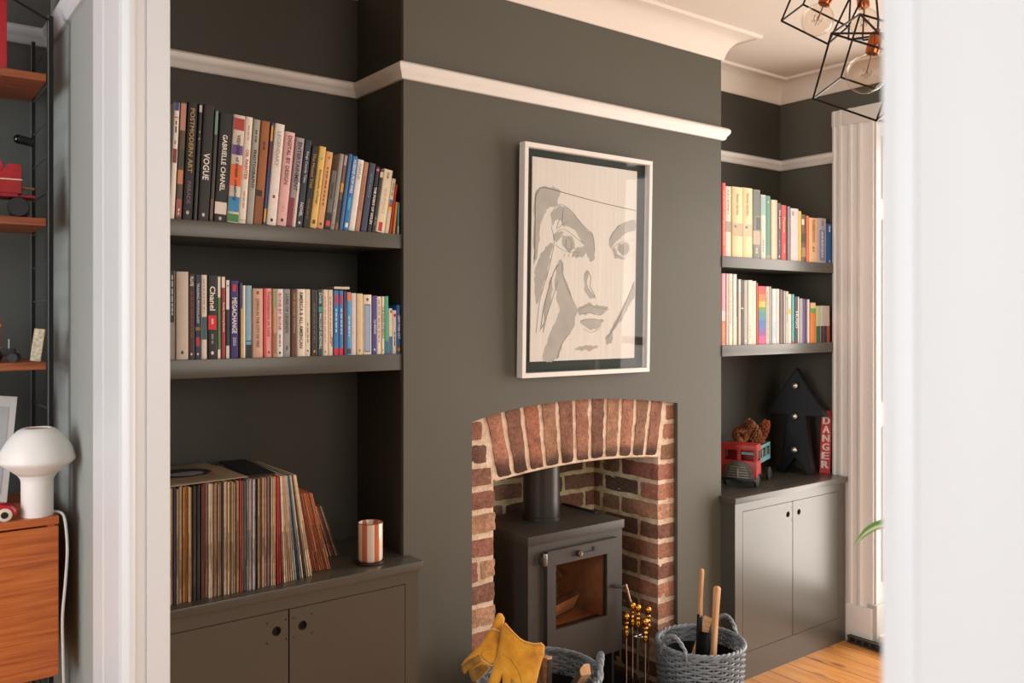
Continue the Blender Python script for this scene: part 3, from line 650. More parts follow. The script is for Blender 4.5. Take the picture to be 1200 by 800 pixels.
# ================================================================== RECORDS
CN = {'CBB79A': 'cream', 'B89A72': 'tan', '33405E': 'navy', '8A6E54': 'brown', 'C08A50': 'orange tan', '4A463F': 'dark grey', '2C2824': 'black', 'B0333A': 'red',
      'DDD0BC': 'off white', 'C49A86': 'dusty pink', '9E9A98': 'pale grey', 'BDB4B4': 'lilac grey', '8E7A86': 'mauve', '7E96A8': 'grey blue', 'B8643C': 'rust orange', 'A8522E': 'deep rust', '6A3A26': 'dark rust', 'C98A5A': 'light rust'}
up = [('CBB79A', 2), ('8A6E54', 1), ('33405E', 2), ('B89A72', 1), ('8A6E54', 2), ('CBB79A', 1), ('C49A86', 1), ('C08A50', 4), ('B89A72', 2), ('4A463F', 4), ('2C2824', 2), ('4A463F', 2), ('2C2824', 2), ('B0333A', 2),
      ('8A6E54', 1), ('DDD0BC', 4), ('B89A72', 2), ('C49A86', 2), ('CBB79A', 2), ('C49A86', 2), ('2C2824', 2), ('CBB79A', 4), ('B89A72', 3), ('CBB79A', 2), ('2C2824', 1), ('B89A72', 3), ('B0333A', 2), ('8A6E54', 1), ('4A463F', 2),
      ('9E9A98', 3), ('BDB4B4', 4), ('9E9A98', 2), ('4A463F', 2), ('B89A72', 2), ('8A6E54', 2), ('CBB79A', 2), ('C49A86', 2), ('8E7A86', 2), ('4A463F', 1), ('CBB79A', 3), ('B89A72', 1)]
def sleeve(x, y, z, t, h, lean, col, label, group, name='record_sleeve', wear=None):
    c = lin(col); k = random.uniform(.82, 1.12)
    hx = '%02X%02X%02X' % tuple(min(255, max(0, int(int(col[i:i+2], 16) * k))) for i in (0, 2, 4))
    r = thing(name, label, 'record', (x, y, z), (0, R(-lean), 0), group)
    d = h * random.uniform(.985, 1.0)
    mb = MB(); mb.box(0, t, 0, d, 0, h, bevel=min(.0006, t * .25), seg=1)
    mb.build('sleeve', plain(hx, .62, .16, 55), r, smooth=0)
    # worn printed strip along the spine edge
    rnd = random.Random(int(x * 1e5))
    a = rnd.uniform(.03, .3); b = a + rnd.uniform(.1, .5)
    MB().box(t * .28, t * .72, -.0003, .0004, h * a, h * min(.97, b)).build('spine_print', plain('%02X%02X%02X' % tuple(int(int(hx[i:i+2], 16) * (.62 if sum(c[:3]) > .4 else 1.5) % 256) for i in (0, 2, 4)), .6, .3, 90), r, smooth=0)
    return r
random.seed(11)
x = .668; n = 0
total = sum(k for _, k in up)
pitch = (.962 - x) / total
for col, k in up:
    for _ in range(k):
        n += 1
        t = pitch * .93
        sleeve(x, 2.394 + random.uniform(-.004, .007), .8002, t, random.uniform(.310, .316), 0, col,
               '%s record sleeve, %s from the left in the upright row' % (CN[col], ordinal(n)), 'upright record sleeves')
        x += pitch
# leaning ones right of the gap: tops close together, feet fanning out
lean = ['B0333A', 'B0333A', '6A3A26', 'DDD0BC', 'CBB79A', 'B89A72', 'C49A86', 'CBB79A', '7E96A8', '2C2824', '7E96A8', 'CBB79A', '2C2824', 'B89A72', 'CBB79A', 'CBB79A']
CN['6A3A26'] = 'dark rust'
N = len(lean)
xt = .966
for i, col in enumerate(lean):
    ang = .6 + 8.6 * i / (N - 1)
    t = .0037
    xb = xt + .313 * math.sin(R(ang))
    sleeve(xb, 2.396 + .0012 * i, .8002, t, .312, ang, col, '%s record sleeve leaning left, %s along the leaning rank' % (CN[col], ordinal(i + 1)), 'leaning record sleeves')
    xt += .0043
# ten inch records in rust sleeves, farther back
pal = ['A8522E', 'B8643C', '6A3A26', 'B8643C', 'A8522E', 'C98A5A', 'A8522E', 'B8643C', '6A3A26', 'C98A5A', 'B8643C']
xt = 1.052
for i, col in enumerate(pal):
    ang = 9.8 + 4.2 * i / (len(pal) - 1)
    xb = xt + .248 * math.sin(R(ang))
    sleeve(xb, 2.452 - .0006 * i, .8002, .0036, .248, ang, col, '%s ten inch record sleeve, %s in the rust coloured rank' % (CN[col], ordinal(i + 1)), 'ten inch record sleeves')
    xt += .0044
pal = ['8A6E54', 'CBB79A', '2C2824', 'B89A72', 'B0333A', '8A6E54', '2C2824', 'CBB79A', '8A6E54']
xt = 1.157
for i, col in enumerate(pal):
    ang = 16 + 3 * i / (len(pal) - 1)
    xb = xt + .178 * math.sin(R(ang))
    sleeve(xb, 2.575 - .001 * i, .8002, .0028, .178, ang, col, '%s small single sleeve, %s in the rearmost rank' % (CN[col], ordinal(i + 1)), 'single record sleeves')
    xt += .0034
# one sleeve lying on top, printed with an abstract dark picture
top = thing('record_sleeve', 'record sleeve with dark portrait print lying flat on the upright records', 'record', (.73, 2.405, 1.1168), (0, 0, R(4)))
MB().box(-.15, .16, .0, .31, 0, .0035, bevel=.0005, seg=1).build('sleeve', plain('A08C74', .5, .1, 30), top, smooth=0)
pp = MB()
pp.box(-.145, .11, .02, .30, .0036, .0040, 0)
pp.prism([(.03 + .085*math.cos(a*PI/10) * (1 + .12*math.sin(3*a)), .17 + .075*math.sin(a*PI/10)) for a in range(20)], .0040, .0044, 'z', 1)
pp.prism([(.04 + .05*math.cos(a*PI/8), .15 + .032*math.sin(a*PI/8)) for a in range(16)], .0044, .0047, 'z', 2)
pp.prism([(.09 + .014*math.cos(a*PI/6), .10 + .010*math.sin(a*PI/6)) for a in range(12)], .0044, .0047, 'z', 3)
pp.build('cover_print', [plain('8C7A66', .4, .12, 20), plain('17151A', .4), plain('8D8A90', .4, .3, 30), plain('A04A44', .4)], top, smooth=0)
t2 = thing('record_sleeve', 'black record sleeve lying flat beside the portrait one on the records', 'record', (.90, 2.425, 1.1168), (0, 0, R(-3)))
MB().box(-.006, .075, .0, .30, 0, .003, bevel=.0005, seg=1).build('sleeve', plain('1B1918', .45), t2, smooth=0)

# ================================================================== STRIPED CUP
cup = thing('striped_cup', 'cylindrical cup with terracotta and white stripes on cupboard top', 'cup', (1.292, 2.437, .8075))
m, nt, b = newmat('terracotta_stripe_glaze')
tc = nt.nodes.new('ShaderNodeTexCoord'); sp = nt.nodes.new('ShaderNodeSeparateXYZ'); nt.links.new(tc.outputs['Object'], sp.inputs[0])
at = nt.nodes.new('ShaderNodeMath'); at.operation = 'ARCTAN2'; nt.links.new(sp.outputs['Y'], at.inputs[0]); nt.links.new(sp.outputs['X'], at.inputs[1])
ml = nt.nodes.new('ShaderNodeMath'); ml.operation = 'MULTIPLY_ADD'; ml.inputs[1].default_value = 6 / (2*PI); ml.inputs[2].default_value = 8.62; nt.links.new(at.outputs[0], ml.inputs[0])
fr = nt.nodes.new('ShaderNodeMath'); fr.operation = 'FRACT'; nt.links.new(ml.outputs[0], fr.inputs[0])
nt.links.new(ramp(nt, fr.outputs[0], [(.0, 'C4674A'), (.38, 'C8704F'), (.44, 'E9DFCC'), (.94, 'EDE4D4'), (.99, 'C4674A')]), b.inputs['Base Color'])
b.inputs['Roughness'].default_value = .16; b.inputs['Coat Weight'].default_value = .4
MB().lathe([(.034, 0), (.0375, .002), (.039, .008), (.039, .116), (.0385, .119), (.0375, .119), (.036, .115), (.036, .012), (.0001, .010)], 48).build('cup_body', m, cup, smooth=50)
MB().lathe([(.0385, .1185), (.0392, .1195), (.0385, .1205), (.0372, .1205), (.0368, .1195)], 48, cap=False).build('rim', plain('9A5A42', .3), cup)
MB().lathe([(.0001, .05), (.0355, .05)], 32).build('wax', plain('4A2E22', .4), cup)
cs = MB().lathe([(.0001, 0), (.043, 0), (.0445, .002), (.0445, .0055), (.043, .0072), (.0001, .0072)], 40).build('coaster', wood('dark_coaster_wood', '2A1A12', '3A2418', '4A3020', (20, 3, 20)))
cs.location = (1.292, 2.437, .8002); tag(cs, 'dark round wooden coaster under the striped cup', 'coaster')

# ================================================================== FRAMED DRAWING
pic = thing('framed_drawing', 'large white box frame with pencil face drawing on chimney breast', 'picture', (2.197, 2.436, 1.360), (R(1.2), 0, 0))
# local: x across, z up, y towards the wall; front of the frame at y = -.036
W2, HH, FD = .3235, .838, -.034
fm = MB()
fw = .017
for a in ((-W2, W2, 0, fw), (-W2, W2, HH - fw, HH)): fm.box(a[0], a[1], FD, -.001, a[2], a[3], bevel=.0012, seg=1)
for a in ((-W2, -W2 + fw), (W2 - fw, W2)): fm.box(a[0], a[1], FD, -.001, fw, HH - fw, bevel=.0012, seg=1)
fm.build('frame', M_WHITE, pic)
MB().box(-W2 + .004, W2 - .004, -.008, -.002, .004, HH - .004).build('mount', plain('26302C', .8, .05), pic)
PX0, PX1, PZ0, PZ1 = -.272, .257, .056, .793
pm, nt, b = newmat('aged_drawing_paper')
v = coords(nt, (40, 1, 1.2)); nn = node(nt, 'ShaderNodeTexNoise', Scale=2.5, Detail=3.0); nt.links.new(v, nn.inputs['Vector'])
nt.links.new(ramp(nt, nn.outputs['Fac'], [(.3, 'D8D4CC'), (.7, 'E0DCD5')]), b.inputs['Base Color']); b.inputs['Roughness'].default_value = .8
MB().box(PX0, PX1, -.0125, -.0085, PZ0, PZ1).build('paper', pm, pic)
# drawing, given on a 0..100 x 0..100 sheet (x right, y down)
def S(u, v): return (PX0 + (PX1 - PX0) * u / 100, PZ1 - (PZ1 - PZ0) * v / 100)
wash = MB()
def patch(pts, mat=0, k=[0]):
    k[0] += 1
    wash.prism([S(p[0] + 1.5 * noise.noise(Vector((p[0] * .22, p[1] * .22, 1))) + .9 * noise.noise(Vector((p[0] * .7, p[1] * .7, 4))), p[1] + 1.1 * noise.noise(Vector((p[0] * .25, p[1] * .25, 8))) + .7 * noise.noise(Vector((p[0] * .8, p[1] * .8, 2)))) for p in smooth_closed(pts, 9)], -.0128 - .00001 * k[0], -.0124, 'y', mat)
def smooth_closed(pts, n=5):
    o = []; N = len(pts)
    for i in range(N):
        p0, p1, p2, p3 = pts[i-1], pts[i], pts[(i+1) % N], pts[(i+2) % N]
        for j in range(n):
            t = j / n
            o.append(tuple(.5 * ((2*p1[q]) + (-p0[q]+p2[q])*t + (2*p0[q]-5*p1[q]+4*p2[q]-p3[q])*t*t + (-p0[q]+3*p1[q]-3*p2[q]+p3[q])*t**3) for q in (0, 1)))
    return o
def smooth_open(pts, n=6):
    e = [pts[0]] + list(pts) + [pts[-1]]; o = []
    for i in range(len(pts) - 1):
        p0, p1, p2, p3 = e[i], e[i+1], e[i+2], e[i+3]
        for j in range(n):
            t = j / n
            o.append(tuple(.5 * ((2*p1[q]) + (-p0[q]+p2[q])*t + (2*p0[q]-5*p1[q]+4*p2[q]-p3[q])*t*t + (-p0[q]+3*p1[q]-3*p2[q]+p3[q])*t**3) for q in range(len(p1))))
    o.append(tuple(pts[-1])); return o
patch([(4, 16), (14, 14), (24, 15), (22, 22), (14, 25), (8, 33), (6, 44), (3, 52), (2, 30)])                        # hair at the temple
patch([(24, 23), (34, 24), (46, 31), (56, 36), (58, 46), (54, 50), (48, 42), (40, 35), (30, 32), (24, 30), (18, 32), (17, 27)])   # near brow and socket
patch([(28, 38), (33, 37), (38, 39), (39, 43), (35, 45), (30, 44), (27, 41)]); patch([(20, 38), (25, 35), (30, 35), (26, 38), (22, 41)]); patch([(40, 44), (48, 41), (52, 43), (46, 47), (36, 48)])                              # near eye
patch([(72, 37), (80, 31), (92, 27), (99, 27), (99, 31), (88, 34), (78, 39), (74, 42)])                              # far brow
patch([(82, 40), (88, 38.5), (93, 40), (92, 44), (86, 45), (81, 43)]); patch([(75, 43), (79, 42), (82, 45), (90, 47), (80, 47)])                                                  # far eye
patch([(4, 54), (12, 44), (18, 42), (16, 52), (11, 62), (6, 72), (3, 66)])                                           # hair strand
patch([(22, 54), (27, 50), (30, 58), (37, 68), (42, 74), (38, 84), (30, 90), (24, 99), (12, 99), (18, 86), (25, 76), (22, 66)])   # cheek and jaw shadow
patch([(44, 73), (54, 71), (62, 72), (72, 73), (64, 77), (54, 76), (44, 77)])                                        # upper lip
patch([(46, 80), (56, 79), (67, 80), (62, 84), (52, 84)])                                                            # lower lip
patch([(50, 54), (53, 56), (51, 61), (56, 66), (59, 68.5), (53, 67.5), (48, 62)])                                        # nose
patch([(98, 60), (99, 66), (90, 76), (80, 84), (72, 90), (76, 84), (86, 74), (93, 66)])                              # far cheek
patch([(40, 94), (50, 92.6), (62, 93), (60, 94.6), (48, 95.2)])                                                            # under the chin
patch([(70, 88), (77, 87), (76, 91), (71, 92)])
patch([(12, 72), (16, 64), (18, 58), (19, 64), (14, 78), (11, 86)])
wash.build('grey_wash', plain('AEABA4', .85, .10, 12), pic, smooth=0)
ln = MB()
def line(pts, r=.00055):
    q = [S(*p) for p in smooth_open(pts)]
    ln.tube([(a, -.0131, c) for a, c in q], r, 5)
line([(3, 50), (3, 22), (5, 17), (10, 14.5), (30, 16), (60, 18.5), (99, 21)], .0013)
line([(5, 86), (8, 70), (14, 58), (18, 48), (20, 40), (17, 33)]); line([(9, 84), (12, 72), (20, 56), (25, 52)], .0009); line([(8, 85), (14, 78), (24, 60)], .0006)
line([(17, 27), (24, 22), (34, 24), (46, 31), (56, 36), (58, 44)]); line([(20, 37), (28, 34), (38, 37), (48, 41)]); line([(21, 42), (30, 45), (44, 45)])
line([(32, 38), (36, 40), (35, 44), (31, 43), (31, 39)]); line([(72, 38), (82, 30), (98, 26)]); line([(75, 42), (86, 38), (98, 37)]); line([(76, 45), (88, 46), (98, 44)])
for q in (84, 87, 90): line([(q, 40), (q - .5, 44)], .0005)
for q in (30, 34, 38, 42): line([(q, 46), (q - 1, 48)], .0005)
line([(48, 57), (52, 55), (55, 58), (54, 62), (58, 66), (60, 69)]); line([(43, 75), (52, 72), (60, 73), (73, 74)]); line([(44, 77), (54, 76), (64, 77), (72, 74)]); line([(46, 80), (56, 79), (67, 80)]); line([(48, 84), (56, 86), (64, 84)])
line([(99, 59), (92, 68), (82, 80), (72, 89)], .0009); line([(27, 51), (30, 60), (40, 72)], .0006); line([(24, 99), (28, 92), (36, 86)], .0006); line([(25, 29), (22, 34), (27, 32), (32, 30)], .0006); line([(28, 24), (27, 31), (30, 33)], .0006)
ln.build('pencil_line', plain('6E6C67', .8), pic, smooth=0)
MB().add([(-W2 + .010, -.026, .010), (W2 - .010, -.026, .010), (W2 - .010, -.026, HH - .010), (-W2 + .010, -.026, HH - .010)], [(0, 1, 2, 3)]).build('glass_pane', glass_thin('picture_glass'), pic)
# ================================================================== FIREPLACE
fp = thing('brick_fireplace', 'old red brick fireplace with arched top set in dark wall', 'fireplace', (2.2, YC, 0))
FM = Matrix.Translation((-2.2, -YC, 0))
M_BRICK = attr_mat('old_red_brick', .9, 75, amt=.72, bstr=.9, bdist=.004)
def mortar_mat(name, a, b_, c):
    m, nt, b = newmat(name); v = coords(nt)
    n = node(nt, 'ShaderNodeTexNoise', Scale=22.0, Detail=7.0, Roughness=.68); nt.links.new(v, n.inputs['Vector'])
    nt.links.new(ramp(nt, n.outputs['Fac'], [(.3, a), (.5, b_), (.7, c)]), b.inputs['Base Color'])
    n2 = node(nt, 'ShaderNodeTexNoise', Scale=70.0, Detail=5.0); nt.links.new(v, n2.inputs['Vector'])
    bump(nt, b, n2.outputs['Fac'], .9, .005); b.inputs['Roughness'].default_value = .95
    return m
M_MORT = mortar_mat('lime_mortar', 'C4A88E', 'E2C8AE', 'F0DDC8')
M_MORT2 = mortar_mat('inner_lime_mortar', 'B0A27E', 'D6C9A2', 'EAE0BE')
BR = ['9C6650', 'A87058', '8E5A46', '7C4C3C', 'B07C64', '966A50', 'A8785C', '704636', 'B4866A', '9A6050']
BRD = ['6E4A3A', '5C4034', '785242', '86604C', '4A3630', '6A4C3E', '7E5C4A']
rb = random.Random(5)
def brick(mb, corners, rough=.0045, soot=None, pal=BR, cuts=(4, 4, 3)):
    """A worn brick from its 8 corners (bottom 4 front-left, front-right, back-right, back-left, then top 4): gridded, rounded, displaced."""
    c = [Vector(p) for p in corners]
    nx, nz, ny = cuts[0] + 2, cuts[1] + 2, cuts[2]
    seed = Vector((rb.uniform(0, 90), rb.uniform(0, 90), rb.uniform(0, 90)))
    col = Vector(lin(rb.choice(pal))[:3]).lerp(Vector((.22, .165, .125)), .22) * rb.uniform(.95, 1.45)
    ctr = sum(c, Vector()) / 8
    V = {}; verts = []; cols = []
    def P(u, v, w):
        a = c[0].lerp(c[1], u).lerp(c[3].lerp(c[2], u), w); b_ = c[4].lerp(c[5], u).lerp(c[7].lerp(c[6], u), w)
        return a.lerp(b_, v)
    def vid(i, j, k):
        key = (i, j, k)
        if key in V: return V[key]
        u, v, w = i / nx, j / nz, k / ny
        p = P(u, v, w)
        # round edges: pull vertices that sit on two or more outer planes
        on = (i in (0, nx)) + (j in (0, nz)) + (k in (0, ny))
        if on >= 2: p = p.lerp(ctr, .018 if on == 2 else .04)
        q = p * 34 + seed
        d = Vector((noise.noise(q), noise.noise(q + Vector((7, 3, 1))), noise.noise(q + Vector((1, 9, 5)))))
        q2 = p * 90 + seed
        d2 = Vector((noise.noise(q2), noise.noise(q2 + Vector((7, 3, 1))), noise.noise(q2 + Vector((1, 9, 5)))))
        p = p + d * rough * .8 + d2 * rough * .75
        f = 1 + .28 * noise.noise(p * 16 + seed)
        if soot: f *= soot(p, v)
        V[key] = len(verts); verts.append(p); cols.append((col.x * f, col.y * f, col.z * f, 1))
        return V[key]
    F = []
    for i in range(nx):
        for j in range(nz):
            F.append((vid(i, j, 0), vid(i+1, j, 0), vid(i+1, j+1, 0), vid(i, j+1, 0)))
            F.append((vid(i, j, ny), vid(i, j+1, ny), vid(i+1, j+1, ny), vid(i+1, j, ny)))
    for i in range(nx):
        for k in range(ny):
            F.append((vid(i, 0, k), vid(i, 0, k+1), vid(i+1, 0, k+1), vid(i+1, 0, k)))
            F.append((vid(i, nz, k), vid(i+1, nz, k), vid(i+1, nz, k+1), vid(i, nz, k+1)))
    for j in range(nz):
        for k in range(ny):
            F.append((vid(0, j, k), vid(0, j+1, k), vid(0, j+1, k+1), vid(0, j, k+1)))
            F.append((vid(nx, j, k), vid(nx, j, k+1), vid(nx, j+1, k+1), vid(nx, j+1, k)))
    mb.add(verts, F, 0, FM, cols)
def bbrick(mb, x0, x1, y0, y1, z0, z1, **k):
    j = lambda: rb.uniform(-.003, .003)
    brick(mb, [(x0+j(), y0, z0+j()), (x1+j(), y0, z0+j()), (x1, y1, z0), (x0, y1, z0), (x0+j(), y0, z1+j()), (x1+j(), y0, z1+j()), (x1, y1, z1), (x0, y1, z1)], **k)

YF = YC + .0225                # brick face, just behind the plaster
YBK = 2.865                   # back of the firebox
XPL, XPR = 1.800, 2.632       # inner edges of the piers
ZS = 1.0
CP = .082                     # course pitch
# arch geometry: fanned soldiers
def inner_z(x): return 1.027 - .15 * ((x - 2.24) / .44) ** 2 * .18
def outer_z(x):
    for (a, b), (c, d) in zip(ARCH_OUT, ARCH_OUT[1:]):
        if a <= x <= c: return b + (d - b) * (x - a) / (c - a)
    return 1.215
def tilt(x): return R(13.5) * (x - 2.26) / .46
ar = MB()
def darken_arch(p, v): return .22 + .78 * min(1, max(0, (p.z - 1.035 - .02 * noise.noise(p * 12)) / .04))  # bricks darker towards the lower edge of the arch
NV = 11
xin = [1.806 + (2.630 - 1.806) * i / NV for i in range(NV + 1)]
tops = []
for i in range(NV):
    a, b = xin[i] + .009, xin[i + 1] - .009
    def up(x):
        z0 = inner_z(x); t = tilt(x); z1 = outer_z(min(2.72, max(1.69, x + .22 * math.sin(t)))) + .012
        return (x, z0), (x + (z1 - z0) * math.tan(t), z1)
    (ax, az), (atx, atz) = up(a); (bx, bz), (btx, btz) = up(b)
    tops.append((atx, btx))
    brick(ar, [(ax, YF - .001, az), (bx, YF - .001, bz), (bx, YF + .11, bz), (ax, YF + .11, az), (atx, YF - .001, atz), (btx, YF - .001, btz), (btx, YF + .11, btz), (atx, YF + .11, atz)],
          soot=darken_arch, cuts=(3, 12, 3), pal=BR[:7] + ['B4705A', 'BA7C62', 'A8664E'], rough=.0042)
ar.build('brick_arch', M_BRICK, fp, smooth=60)
# mortar bed behind the soldiers, with a slim bullnosed soffit line
am = MB()
pts_in = [(1.684, inner_z(1.806))] + [(x, inner_z(x) - .001) for x in [1.79 + .0425 * k for k in range(21)]] + [(2.735, inner_z(2.63))]
am.prism(pts_in + [(2.735, 1.24)] + [(x, z + .02) for x, z in ARCH_OUT[::-1]], YF + .0035, YF + .11, 'y', M=FM)
am.tube([Vector((x - 2.2, YF + .004 - YC, inner_z(x) - .002)) for x in [1.80 + .042 * k for k in range(21)]], .005, 6)
am.build('arch_mortar', M_MORT, fp, smooth=30)

def pier(x0, x1, side):
    mb = MB(); k = 0
    z = .0
    nb = 0
    while z < 1.235:
        z1 = z + .063
        # limit by the raking joint of the arch
        zm = (z + z1) / 2
        if side == 'L':
            a = x0 - .01; b = x1
            if zm > ZS + .01: b = 1.806 - .012 + (zm - ZS) * math.tan(tilt(1.806)) - .008
            if z < ZS - .05 and nb % 5 == 3:
                bbrick(mb, a, a + .05, YF, YF + .10, z, z1); 
                bbrick(mb, a + .064, b, YF, YF + .10, z, z1, pal=['B98C6E', 'AE7A5A'])
            else:
                if b - a > .03: bbrick(mb, a, b + rb.uniform(-.004, .004) * (zm < ZS), YF, YF + (.2 if nb % 2 else .10), z, z1, soot=(lambda p, v: 1.0) if zm > .25 else (lambda p, v: .6))  # lowest courses darker
        else:
            a = x0; b = x1 + .022
            if zm > ZS + .01: a = 2.632 + .010 + (zm - ZS) * math.tan(tilt(2.63)) + .008
            dep = .215 if nb % 2 else .102
            if zm > ZS + .01: dep = .1
            sh = .45 + .55 * rb.random()
            bbrick(mb, a, b, YF, YF + dep, z, z1, soot=lambda p, v: max(.5, min(1, 1.25 - (p.y - YF) * 4.2)), cuts=(4, 3, 7))  # darker with depth behind the brick face
            if zm < ZS:
                yy2 = YF + dep + .016
                n2 = 0
                while yy2 < YBK - .03:
                    ye = min(yy2 + (.102 if (nb + n2) % 2 else .2), YBK)
                    bbrick(mb, a + .002, b, yy2, ye, z, z1, pal=BRD, cuts=(3, 3, 5)); yy2 = ye + .018; n2 += 1
        z += CP; nb += 1
    o = mb.build('brick_pier', M_BRICK, fp, smooth=60)
    m2 = MB()
    if side == 'L':
        m2.box(x0 - .01, x1 - .006, YF + .004, YF + .12, 0, ZS + .03, M=FM).box(x0 - .01, x1 - .05, YF + .004, YF + .11, ZS, 1.235, M=FM)
        m2.box(x0 + .02, x1 - .004, YF + .10, YBK, 0, 1.1, M=FM)
        m2.build('pier_mortar', M_MORT, fp)
    else:
        m2.box(x0 + .055, x1 + .03, YF + .004, YF + .1, 0, 1.235, M=FM).box(x0 + .0045, x1 + .03, YF + .003, YF + .11, 0, ZS + .02, M=FM)
        m2.build('pier_mortar', M_MORT, fp)
        MB().box(x0 + .0055, x1 + .03, YF + .10, YBK, 0, 1.1, M=FM).build('firebox_mortar', M_MORT2, fp)
    return o
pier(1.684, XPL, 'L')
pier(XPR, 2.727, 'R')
# back of the firebox
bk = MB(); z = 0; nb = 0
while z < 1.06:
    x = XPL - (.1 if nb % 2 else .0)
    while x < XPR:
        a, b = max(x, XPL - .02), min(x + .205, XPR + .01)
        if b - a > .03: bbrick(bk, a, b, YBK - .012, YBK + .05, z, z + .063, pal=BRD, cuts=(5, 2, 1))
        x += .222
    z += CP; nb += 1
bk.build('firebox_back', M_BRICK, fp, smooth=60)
MB().box(XPL - .05, XPR + .05, YBK - .006, YBK + .06, 0, 1.2, M=FM).box(XPL - .05, XPR + .05, YF + .1, YBK, 1.06, 1.10, M=FM).build('firebox_mortar', M_MORT2, fp)
MB().box(1.687, 2.724, YC - .38, YBK, .0, .022, bevel=.003, M=FM).build('hearth', plain('2E3033', .55, .15, 6, bmp=.2), fp)

# ================================================================== WOOD STOVE
M_STOVE = plain('3B3632', .5, .08, 30, bmp=.08, bscale=600)
M_STOVE2 = plain('2C2927', .55, .08, 30)
M_CHROME = plain('8F8A86', .16, .02, 10, metal=1.0)
st = thing('wood_stove', 'dark grey steel wood burning stove with glass door', 'stove', (2.172, 2.44, .0226))
SM = Matrix.Translation((-2.172, -2.44, -.022))
x0, x1 = 1.935, 2.409; ys, ye = 2.446, 2.795
body = MB()
# shell: sides, back, bottom, front frame
body.box(x0, x0 + .012, ys + .012, ye, .262, .745, M=SM).box(x1 - .012, x1, ys + .012, ye, .262, .745, M=SM).box(x0 + .012, x1 - .012, ye - .013, ye - .001, .263, .744, M=SM).box(x0 + .012, x1 - .012, ys + .012, ye - .013, .263, .28, M=SM)
body.box(x0, 2.045, ys, ys + .012, .262, .745, M=SM).box(2.33, x1, ys, ys + .012, .262, .745, M=SM).box(2.045, 2.33, ys, ys + .012, .262, .40, M=SM).box(2.045, 2.33, ys, ys + .012, .675, .745, M=SM)
body.box(x0 + .012, x1 - .012, ys + .012, ye - .013, .735, .7445, M=SM)
body.build('stove_body', M_STOVE, st)
tp = MB().box(1.929, 2.415, 2.438, 2.80, .745, .779, bevel=.002, M=SM)
tp.build('top_plate', M_STOVE, st)
vr = MB()
for i in range(13): vr.box(2.391, 2.409, 2.585 + i * .0165, 2.595 + i * .0165, .7785, .7835, M=SM)
vr.build('vent_row', M_BLACK, st)
# door with a real window opening
dx0, dx1, dz0, dz1 = 2.010, 2.366, .275, .716
gx0, gx1, gz0, gz1 = 2.052, 2.312, .421, .661
yd = 2.428
dm = MB()
for q in ((dx0, gx0, dz0, dz1), (gx1, dx1, dz0, dz1), (gx0, gx1, dz0, gz0), (gx0, gx1, gz1, dz1)): dm.box(q[0], q[1], yd, ys, q[2], q[3], M=SM)
dm.box(dx0, dx0 + .003, yd - .0015, yd, dz0, dz1, M=SM).box(dx0, dx1, yd - .0015, yd, dz1 - .003, dz1, M=SM)
dr = dm.build('stove_door', M_STOVE, st)
MB().add([(gx0 - .006, yd + .010, gz0 - .006), (gx1 + .006, yd + .010, gz0 - .006), (gx1 + .006, yd + .010, gz1 + .006), (gx0 - .006, yd + .010, gz1 + .006)], [(0, 1, 2, 3)], M=SM).build('door_glass', glass_thin('stove_glass', (.72, .6, .5, 1)), dr)
MB().lathe([(.0001, 0), (.011, .0), (.012, .004), (.0115, .016), (.009, .019), (.0001, .0195)], 24, M=SM @ Matrix.Translation((2.161, yd, .688)) @ Matrix.Rotation(PI/2, 4, 'X')).build('air_knob', M_CHROME, dr)
sl = MB().box(2.165, 2.242, yd - .002, yd + .001, .6845, .6885, M=SM).box(2.236, 2.246, yd - .003, yd + .001, .683, .700, M=SM)
sl.build('air_slot', M_BLACK, dr)
hg = MB().lathe([(.0001, -.022), (.0085, -.022), (.0095, -.018), (.0095, .018), (.0085, .022), (.0001, .022)], 20, M=SM @ Matrix.Translation((1.998, yd - .002, .690)))
hg.box(1.985, 2.012, yd, ys, .678, .702, M=SM); hg.build('hinge', plain('8A8580', .3, metal=.9), st)
hg = MB().lathe([(.0001, -.022), (.0085, -.022), (.0095, -.018), (.0095, .018), (.0085, .022), (.0001, .022)], 20, M=SM @ Matrix.Translation((1.998, yd - .002, .33)))
hg.box(1.985, 2.012, yd, ys, .318, .342, M=SM); hg.build('hinge', plain('8A8580', .3, metal=.9), st)
hd = MB().tube([(2.335, yd, .532), (2.342, yd - .014, .531), (2.362, yd - .022, .529), (2.385, yd - .026, .527)], .006, 10, M=SM)
hdo = hd.build('handle_stem', M_STOVE2, dr)
coil = [(2.383 + .031 * t, yd - .028 - .012 * t, .536 - .115 * t) for t in [i / 40 for i in range(41)]]
MB().tube(coil, [.0052 + .0009 * (i % 2) for i in range(41)], 10, M=SM).build('handle_grip', plain('B89886', .25, .05, 40, metal=.9), hdo)
# flue, fire bed, stand
MB().lathe([(.078, 0), (.078, .012), (.0735, .013), (.0735, .278)], 40, M=SM @ Matrix.Translation((2.166, 2.652, .779))).build('flue_pipe', plain('3A3734', .36, .06, 20, metal=.35), st)
fb_ = MB().box(1.99, 2.02, 2.47, 2.76, .30, .70, M=SM).box(2.325, 2.355, 2.47, 2.76, .30, .70, M=SM).box(1.99, 2.355, 2.74, 2.77, .30, .70, M=SM).box(1.99, 2.355, 2.46, 2.76, .28, .40, M=SM)
fb_.build('fire_brick', plain('B07A56', .9, .2, 20), st)
MB().box(1.98, 2.36, 2.46, 2.50, .395, .405, M=SM).build('grate_bar', M_BLACK, st)
sd = MB().box(x0 + .02, x0 + .032, 2.47, 2.77, .0, .262, M=SM @ Matrix.Translation((0, 0, .022)))
sd.build('stand_side', M_STOVE2, st)
MB().box(x1 - .032, x1 - .02, 2.47, 2.77, .0, .262, M=SM @ Matrix.Translation((0, 0, .022))).build('stand_side', M_STOVE2, st)
